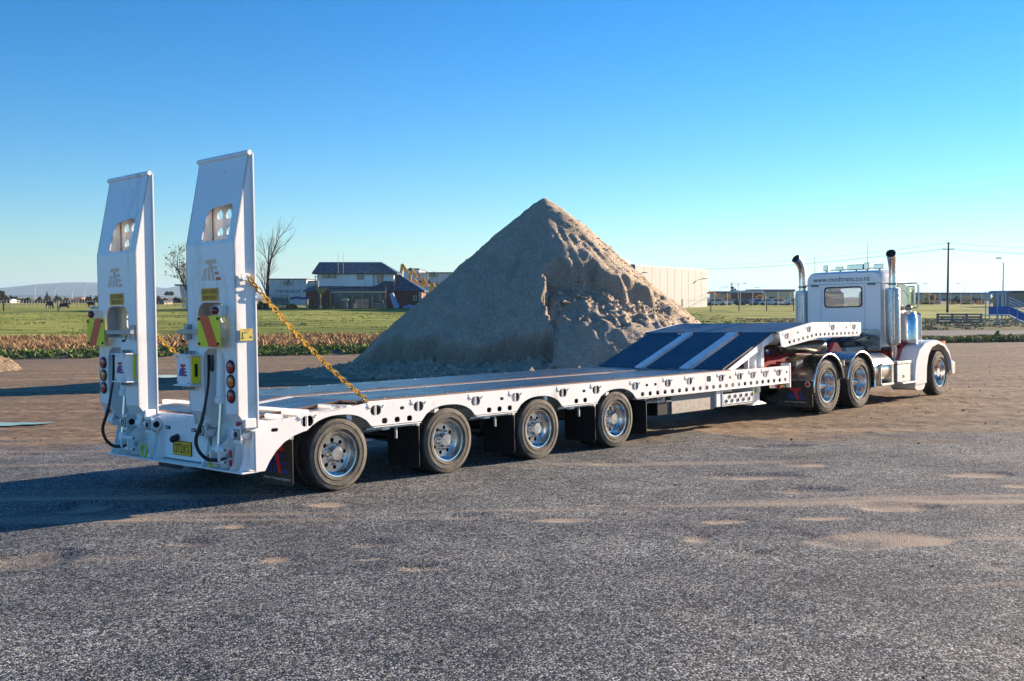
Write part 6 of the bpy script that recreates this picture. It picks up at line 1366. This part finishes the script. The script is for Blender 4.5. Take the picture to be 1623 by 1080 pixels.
o = bt('farm_sheds', 'long dark farm shed between the ramps', 'shed', 250, 240); k = 240 / FPX; part('wall', o, lambda m: m.box(-10 * k, 10 * k, 0, 6, 0, 4 * k, 'timber')); part('roof', o, lambda m: m.prism([(-11 * k, 4 * k), (11 * k, 4 * k), (9 * k, 7 * k), (-9 * k, 7 * k)], (0, -.4, 0), X, Z, 7, 'fascia'))

# ---- panelled warehouse right of the heap
A = at(1007, 480, 160); B = at(1121, 477.5, 192); A.z = B.z = min(A.z, B.z)
wo_ = thing('panelled_warehouse', 'beige precast panel warehouse lit by the sun right of the heap', 'warehouse', A); dv = (B - A); ln = dv.length; dv.normalize(); nv = Vector((-dv.y, dv.x, 0)); Hh = at(1007, 421, 160).z - A.z
Mw = Matrix((dv, nv, Z)).transposed().to_4x4(); wo_.matrix_world = Matrix.Translation(A) @ Mw
part('core', wo_, lambda m: m.box(.05, ln - .05, .15, 26, -1.5, Hh - .05, 'shed_blue'))
for i in range(10): part('wall_panel', wo_, lambda m: m.box(ln * i / 10 + .04, ln * (i + 1) / 10 - .04, 0, .14, -1.5, Hh, 'panel_wall', .01))
part('roof', wo_, lambda m: m.box(-.1, ln + .1, .05, 26.2, Hh + .002, Hh + .16, 'roof_blue')); part('end_wall', wo_, lambda m: m.box(-.06, .04, .0, 26, -1.5, Hh - .01, 'shed_blue'))
part('roof_unit', wo_, lambda m: m.box(1.5, 6.0, 3, 5.5, Hh + .17, Hh + 1.0, 'dusty_steel', .04)); part('flue', wo_, lambda m: (m.cyl((.5, 7.5, Hh), (.5, 7.5, Hh + 1.55), .5, 'clad_grey', 14), m.lathe([(.8, 1.55), (.75, 1.75), (0, 2.0)], (.5, 7.5, Hh), Z, 'fascia', 14)))
for x, zz in ((1.1, .78), (ln * .86, .70)): part('wall_lamp', wo_, lambda m: (m.cyl((x, 0, Hh * zz), (x - .3, -1.0, Hh * zz + .12), .04, 'wire', 6), m.box(x - .6, x - .1, -1.6, -.8, Hh * zz + .1, Hh * zz + .2, 'machine_dark', .03)))

# ---- machinery yard behind the mesh fence
def excavator(u, d, v, label, k=1., mt='machine_orange', flip=1):
    o = bt('excavator', label, 'excavator', u, d, v, 'excavators in the machinery yard')
    for y in (-1, 1): part('track', o, lambda m: m.prism([(a * k, b * k) for a, b in rr(0, .42, 3.6, .84, .40, 5)], (0, y * 1.0 * k - .25 * k, 0), X, Z, .5 * k, 'machine_dark'))
    part('body', o, lambda m: m.box(-1.7 * k, 1.2 * k, -1.2 * k, 1.2 * k, .95 * k, 2.1 * k, mt, .12 * k)); part('cab', o, lambda m: (m.box(.1 * k * flip, 1.4 * k * flip, -1.25 * k, -.2 * k, 1.3 * k, 2.9 * k, mt, .1 * k), m.box(.2 * k * flip, 1.42 * k * flip, -1.27 * k, -.18 * k, 1.9 * k, 2.7 * k, 'pane_glass')))
    a0, a1, a2, a3 = (1.1, 1.5), (-.9 + 2.2, 4.4), (-2.4, 4.3), (-3.0, 2.2)
    def arm(m, pts, w_):
        for p, q in zip(pts, pts[1:]):
            L_ = math.hypot(q[0] - p[0], q[1] - p[1]); an = math.atan2(q[1] - p[1], q[0] - p[0]); m.box(-.1, L_ + .1, -.22, .22, -w_, w_, mt, .05, Matrix.Diagonal((k * flip, k, k, 1)) @ Matrix.Translation((p[0], 0, p[1])) @ Matrix.Rotation(-an, 4, 'Y'))
    part('boom', o, lambda m: arm(m, [(.6, 1.7), (1.9, 3.6), (.4, 4.3), (-1.6, 3.9)], .30)); part('stick', o, lambda m: arm(m, [(-1.4, 4.1), (-2.6, 3.6), (-2.7, 1.2)], .22))
    part('bucket', o, lambda m: m.prism([(a * k * flip, b * k) for a, b in [(-2.9, 1.4), (-2.3, 1.4), (-2.0, .8), (-2.4, .3), (-3.0, .5)]], (0, -.5 * k, 0), X, Z, k, mt)); return o
excavator(1128, 222, 484, 'largest orange excavator beside the beige warehouse', .62, 'machine_orange'); excavator(1152, 235, 484, 'smaller orange excavator right of the largest one', .45, 'machine_orange'); excavator(1205, 235, 484, 'yellow excavator mid yard before the blue roof', .5, 'machine_yellow', -1); excavator(1235, 240, 484, 'yellow excavator right of the mid yard one', .42, 'machine_yellow'); excavator(1470, 240, 484, 'yellow excavator seen past the truck mirror', .6, 'machine_yellow', -1); excavator(1532, 246, 484, 'pale yellow excavator right of the power pole', .45, 'machine_yellow')
def car(u, d, v, label, mt, ute=False, s_=1.):
    o = bt('parked_car', label, 'car', u, d, v, 'cars parked behind the mesh fence', random.choice((0, .2, -.2)))
    part('body', o, lambda m: (m.box(-2.1 * s_, 2.1 * s_, -.85, .85, .35, .92, mt, .15), m.prism([(-1.5 * s_, .9), (-1.1 * s_, 1.48), ((.1 if ute else .9) * s_, 1.48), ((.5 if ute else 1.5) * s_, .9)], (0, -.78, 0), X, Z, 1.56, mt)))
    part('glazing', o, lambda m: m.prism([(-1.35 * s_, .95), (-1.05 * s_, 1.40), ((.08 if ute else .85) * s_, 1.40), ((.4 if ute else 1.3) * s_, .95)], (0, .80 - 1.60, 0), X, Z, .03, 'pane_glass'))
    for x in (-1.35, 1.3):
        for y in (-.82, .82): part('wheel', o, lambda m: m.cyl((x * s_, y - .1, .33), (x * s_, y + .1, .33), .33, 'machine_dark', 12))
    return o
for u, d, mt, ute, lab in ((1063, 224, 'car_green', 0, 'dark green car leftmost behind the fence'), (1076, 222, 'car_silver', 0, 'silver car right of the dark green one'), (1091, 220, 'car_white', 0, 'white car before the blue shed'), (1112, 224, 'car_white', 1, 'white utility left of the largest excavator'), (1134, 218, 'car_white', 0, 'white car under the largest excavator'), (1146, 222, 'car_white', 1, 'white utility right of the largest excavator'), (1158, 226, 'car_dark', 0, 'dark blue car between the small posts'), (1186, 224, 'car_dark', 0, 'dark car below the brown shed'), (1203, 222, 'car_silver', 0, 'silver car in the middle of the yard'), (1219, 220, 'car_white', 1, 'white utility left of the wrecked cars'), (1232, 224, 'car_white', 0, 'white car near the far exhaust stack'), (1246, 226, 'car_dark', 0, 'blue car half behind the far exhaust stack'), (1259, 222, 'car_white', 0, 'white car hidden by the far exhaust stack')): car(u, d, 485, lab, mt, ute)
def shed(u0, u1, vt, d, label, mt, roof='roof_blue', vb=485):
    k = d / FPX; o = bt('low_shed', label, 'shed', (u0 + u1) / 2, d, vb); hw = (u1 - u0) / 2 * k; h = (vb - vt) * k
    part('wall', o, lambda m: m.box(-hw, hw, 0, 8, -.5, h * .86, mt)); part('roof', o, lambda m: m.box(-hw - .3, hw + .3, -.5, 8.4, h * .86, h, roof, .04)); part('doorway', o, lambda m: m.box(-hw * .18, hw * .22, -.05, 0, 0, h * .55, 'joinery')); return o
shed(1069, 1082, 466.5, 228, 'blue shed before the beige warehouse', 'shed_blue'); shed(1087, 1101, 467.5, 232, 'brick red kiosk beside the blue shed', 'brick', 'timber'); shed(1133, 1170, 462, 300, 'long shed with dark blue roof right of the beige warehouse', 'cream'); shed(1168, 1208, 461, 290, 'brown shed with grey roof in the machinery yard', 'brick', 'clad_grey'); shed(1192, 1258, 459, 330, 'wide blue roofed shed at the yard back', 'cream', 'roof_blue')
shed(1440, 1570, 464, 420, 'very long blue roofed shed on the skyline past the power pole', 'cream', 'roof_blue'); shed(1606, 1660, 461, 190, 'dark roofed building at the right edge', 'timber', 'fascia', 486)
hedge('yard_tree', 'flat topped dark tree on the skyline by the floodlight', 1163, 22, 34, 330, [tg, tg], 91, 484)
for i, (u, w_, h) in enumerate(((1450, 20, 15), (1478, 26, 17), (1520, 28, 13), (1548, 24, 14), (1580, 24, 18))): hedge('scrub', ['brown scrub behind the truck mirror', 'brown scrub left of the power pole', 'brown scrub right of the power pole', 'olive scrub left of the stock race', 'dark scrub behind the stock race'][i], u, w_, h, 260 + i * 6, [to, tr_, 'twig'] if i < 4 else [tg, to], 95 + i, 484)
fence('mesh_fence', 'tall mesh fence with thin posts before the machinery yard', 1050, 1292, 205, 212, 13, 2.4, 'lamp_grey', 5, 484, 484, .045)
fence('mesh_fence', 'tall mesh fence with thin posts past the truck', 1440, 1572, 215, 215, 9, 2.3, 'lamp_grey', 5, 484, 484, .045)
fence('field_fence', 'short black posts across the pasture right of the heap', 1081, 1300, 152, 160, 6, 1.5, 'post_dark', 2, 492, 491, .08)

# ---- stacked gear along the back of the machinery yard
for i, (u, d_, w_, h_, mt_) in enumerate([(1140, 244, 6, 5, 'machine_orange'), (1163, 246, 7, 6, 'brick'), (1176, 240, 5, 4, 'car_white'), (1192, 248, 8, 7, 'machine_orange'), (1214, 250, 6, 8, 'cream'), (1228, 252, 7, 6, 'machine_yellow'), (1243, 246, 8, 7, 'brick'), (1254, 250, 5, 6, 'cream'), (1446, 250, 8, 6, 'brick'), (1461, 246, 7, 7, 'machine_orange'), (1487, 252, 9, 9, 'cream'), (1512, 248, 8, 6, 'machine_yellow'), (1541, 250, 7, 7, 'cream'), (1557, 246, 6, 8, 'machine_orange')]):
    o = bt('site_container', ['orange crate left of the flat topped tree', 'rust red container under the flat topped tree', 'white crate beside the floodlight', 'orange container before the brown shed', 'cream container in the middle of the yard', 'yellow container right of the cream one', 'rust red container near the far exhaust stack', 'cream container behind the far exhaust stack', 'rust red container beyond the truck mirror', 'orange container right of the truck mirror', 'tall cream container left of the power pole', 'yellow container right of the power pole', 'cream container before the skyline shed', 'orange container beside the stock race'][i], 'container', u, d_, 484.5); k = d_ / FPX
    part('shell', o, lambda m: m.box(-w_ / 2 * k, w_ / 2 * k, 0, 2.2, 0, h_ * k, mt_, .04))
    for j in range(5): part('rib', o, lambda m: m.box((-w_ / 2 + w_ * (j + .5) / 5) * k - .03, (-w_ / 2 + w_ * (j + .5) / 5) * k + .03, -.05, 0, .08, h_ * k - .08, mt_))
    part('roof_frame', o, lambda m: m.box(-w_ / 2 * k - .04, w_ / 2 * k + .04, -.06, 2.24, h_ * k, h_ * k + .10, 'machine_dark'))

# ---- lighting columns, power pole and lines
def street_light(u, vt, d, label, arm=-1, dbl=False, a_=1., r0=.06):
    o = bt('street_light', label, 'street light', u, d); H_ = at(u, vt, d).z - o.location.z
    part('column', o, lambda m: m.cyl((0, 0, 0), (0, 0, H_ - (0 if dbl else .6)), r0, 'lamp_grey', 8, r0 * .6))
    for s_ in ((-1, 1) if dbl else (arm,)):
        part('arm', o, lambda m: m.tube([(0, 0, H_ - .62), (s_ * .25 * a_, 0, H_ - .15), (s_ * .8 * a_, 0, H_), (s_ * 1.3 * a_, 0, H_ - .02)], r0 * .6, 'lamp_grey', 6)); part('lamp_head', o, lambda m: m.box(s_ * 1.2 * a_, s_ * (1.2 * a_ + .6), -.14, .14, H_ - .1, H_ + .04, 'lamp_grey' if not dbl else 'machine_dark', .03))
    return o
street_light(1589.5, 409, 128, 'tall lighting column above the stock race', -1, False, .25, .09); street_light(1141, 455, 260, 'curved street light by the largest excavator', 1); street_light(1208, 455.5, 260, 'curved street light over the brown shed', -1); street_light(1170, 449, 250, 'double headed floodlight column by the flat topped tree', 1, True); street_light(1528, 449, 250, 'curved street light right of the power pole', -1); street_light(1457, 449.5, 250, 'curved street light beyond the truck mirror', 1)
PD = 150.; PP = bt('power_pole', 'dark power pole with crossarm behind the truck', 'power pole', 1502, PD); H_ = at(1502, 384.5, PD).z - PP.location.z
part('pole', PP, lambda m: m.cyl((0, 0, -.5), (0, 0, H_), .17, 'bark', 10, .11)); 
for dz, w_ in ((.05, .5), (.9, 1.5)): part('crossarm', PP, lambda m: (m.box(-w_ / 2, w_ / 2, -.06, .06, H_ - dz - .1, H_ - dz, 'timber', .01), [m.cyl((x * w_ / 2 * .9, 0, H_ - dz), (x * w_ / 2 * .9, 0, H_ - dz + .16), .04, 'lamp_grey', 6) for x in (-1, 1)]))
def line(pts, name, label):
    mb = MB(); P_ = [Vector(p) for p in pts]; c = sum(P_, Vector()) / len(P_)
    for a, b in zip(P_, P_[1:]):
        L = [a.lerp(b, t) - Vector((0, 0, 1.1 * 4 * t * (1 - t) * (b - a).length / 150)) - P_[0] for t in np.linspace(0, 1, 14)]; mb.tube(L, .022, 'wire', 4)
    o = mb.build(name); o.location = P_[0]; return tag(o, label, 'power line', 'power lines')
for i, (vt, v0, v1, lab) in enumerate(((385.5, 428, 391.5, 'uppermost power line over the machinery yard'), (393.5, 432.5, 401, 'middle power line over the machinery yard'), (395, 433.5, 402.5, 'lowest power line over the machinery yard'))):
    line([at(1030, v0 - 8, 330), at(1502, vt, PD), at(1760, v1 + 6, 128)], 'power_line', lab)

# ---- timber rails and stock loading race past the truck
def rails(u0, u1, d, vt, vb, label):
    k = d / FPX; o = bt('rail_fence', label, 'fence', (u0 + u1) / 2, d, vb); hw = (u1 - u0) / 2 * k; h = (vb - vt) * k
    for i in range(4): part('post', o, lambda m: m.box(-hw + 2 * hw * i / 3 - .09, -hw + 2 * hw * i / 3 + .09, -.09, .09, -.3, h, 'timber', .01))
    for b in range(3):
        for j in range(4):
            a0 = -hw + 2 * hw * b / 3 + .05; a1 = a0 + 2 * hw / 3 - .02; z = h * (.12 + .24 * j); part('rail', o, lambda m: m.box(a0, a1, -.14, -.095, z + random.uniform(-.02, .02), z + .15, 'timber', .005))
    return o
rails(1486, 1555, 100, 497, 514.5, 'weathered timber rail fence beyond the road')
d = 96.; k = d / FPX; SR = bt('stock_race', 'blue panelled stock loading race with pipe railings', 'loading race', 1596, d, 515.5)
for u in (1567, 1573.5, 1580, 1587, 1593, 1599): part('upright', SR, lambda m: m.cyl(((u - 1596) * k, 0 if u % 2 < 1 else .7, -.2), ((u - 1596) * k, 0 if u % 2 < 1 else .7, 53 * k), .05, 'rail_blue', 8))
for v in (463, 466): part('top_rail', SR, lambda m: m.cyl((-30 * k, .35 * (v - 463), (515.5 - v) * k), (4 * k, .35 * (v - 463), (515.5 - v) * k), .06, 'rail_blue', 8))
part('side_panel', SR, lambda m: m.box(-29 * k, 3 * k, .02, .08, 17 * k, 29.5 * k, 'stock_blue')); part('floor', SR, lambda m: m.box(-30 * k, 4 * k, 0, 1.4, 15 * k, 16.5 * k, 'rail_blue'))
part('ramp_panel', SR, lambda m: m.prism([(3.2 * k, 17 * k), (3.2 * k, 29 * k), (60 * k, 3 * k), (60 * k, -9 * k)], (0, .03, 0), X, Z, -.06, 'stock_blue'))
for j in range(4): part('ramp_rail', SR, lambda m: m.cyl((2 * k, 0, (44 - j * 4.5) * k), (60 * k, 0, (18 - j * 4.5) * k), .045, 'rail_blue', 8))
part('ramp_sill', SR, lambda m: m.cyl((2 * k, 0, 14.5 * k), (60 * k, 0, -12 * k), .07, 'rail_blue', 8))
for u in (1612, 1630): part('upright', SR, lambda m: m.cyl(((u - 1596) * k, 0, -.2), ((u - 1596) * k, 0, (44 - (u - 1598) * .45) * k), .05, 'rail_blue', 8))
hedge('verge_shrub', 'bright green shrub on the verge at the right', 1581, 15, 15, 63, ['lush_weed', 'lush_weed', 'green_weed'], 120); hedge('verge_shrub', 'dull green shrub at the right edge of the verge', 1603, 16, 10, 63.5, ['olive_weed', 'green_weed', 'lush_weed'], 121)

# ================================================================== the air between
hm = bpy.data.materials.new('air'); hm.use_nodes = True; hn = hm.node_tree; hn.nodes.remove(hn.nodes['Principled BSDF'])
pv = hn.nodes.new('ShaderNodeVolumePrincipled'); pv.inputs['Color'].default_value = (.50, .74, 1, 1); pv.inputs['Density'].default_value = 1.25e-4; pv.inputs['Anisotropy'].default_value = .2
hn.links.new(pv.outputs[0], hn.nodes['Material Output'].inputs['Volume']); MATS['air'] = hm
mb = MB(); v = []
for l, d in ((-9400, -460), (9400, -460), (9400, 11400), (-9400, 11400)):
    x, y = world_ld(l, d)
    for z in (-12, 120): v.append((x, y, z))
mb.add(v, [(0, 2, 3, 1), (2, 4, 5, 3), (4, 6, 7, 5), (6, 0, 1, 7), (1, 3, 5, 7), (0, 6, 4, 2)], 'air')
hz = mb.build('haze', None, 0); tag(hz, 'thin blue haze in the air before the hills', 'haze', kind='stuff')
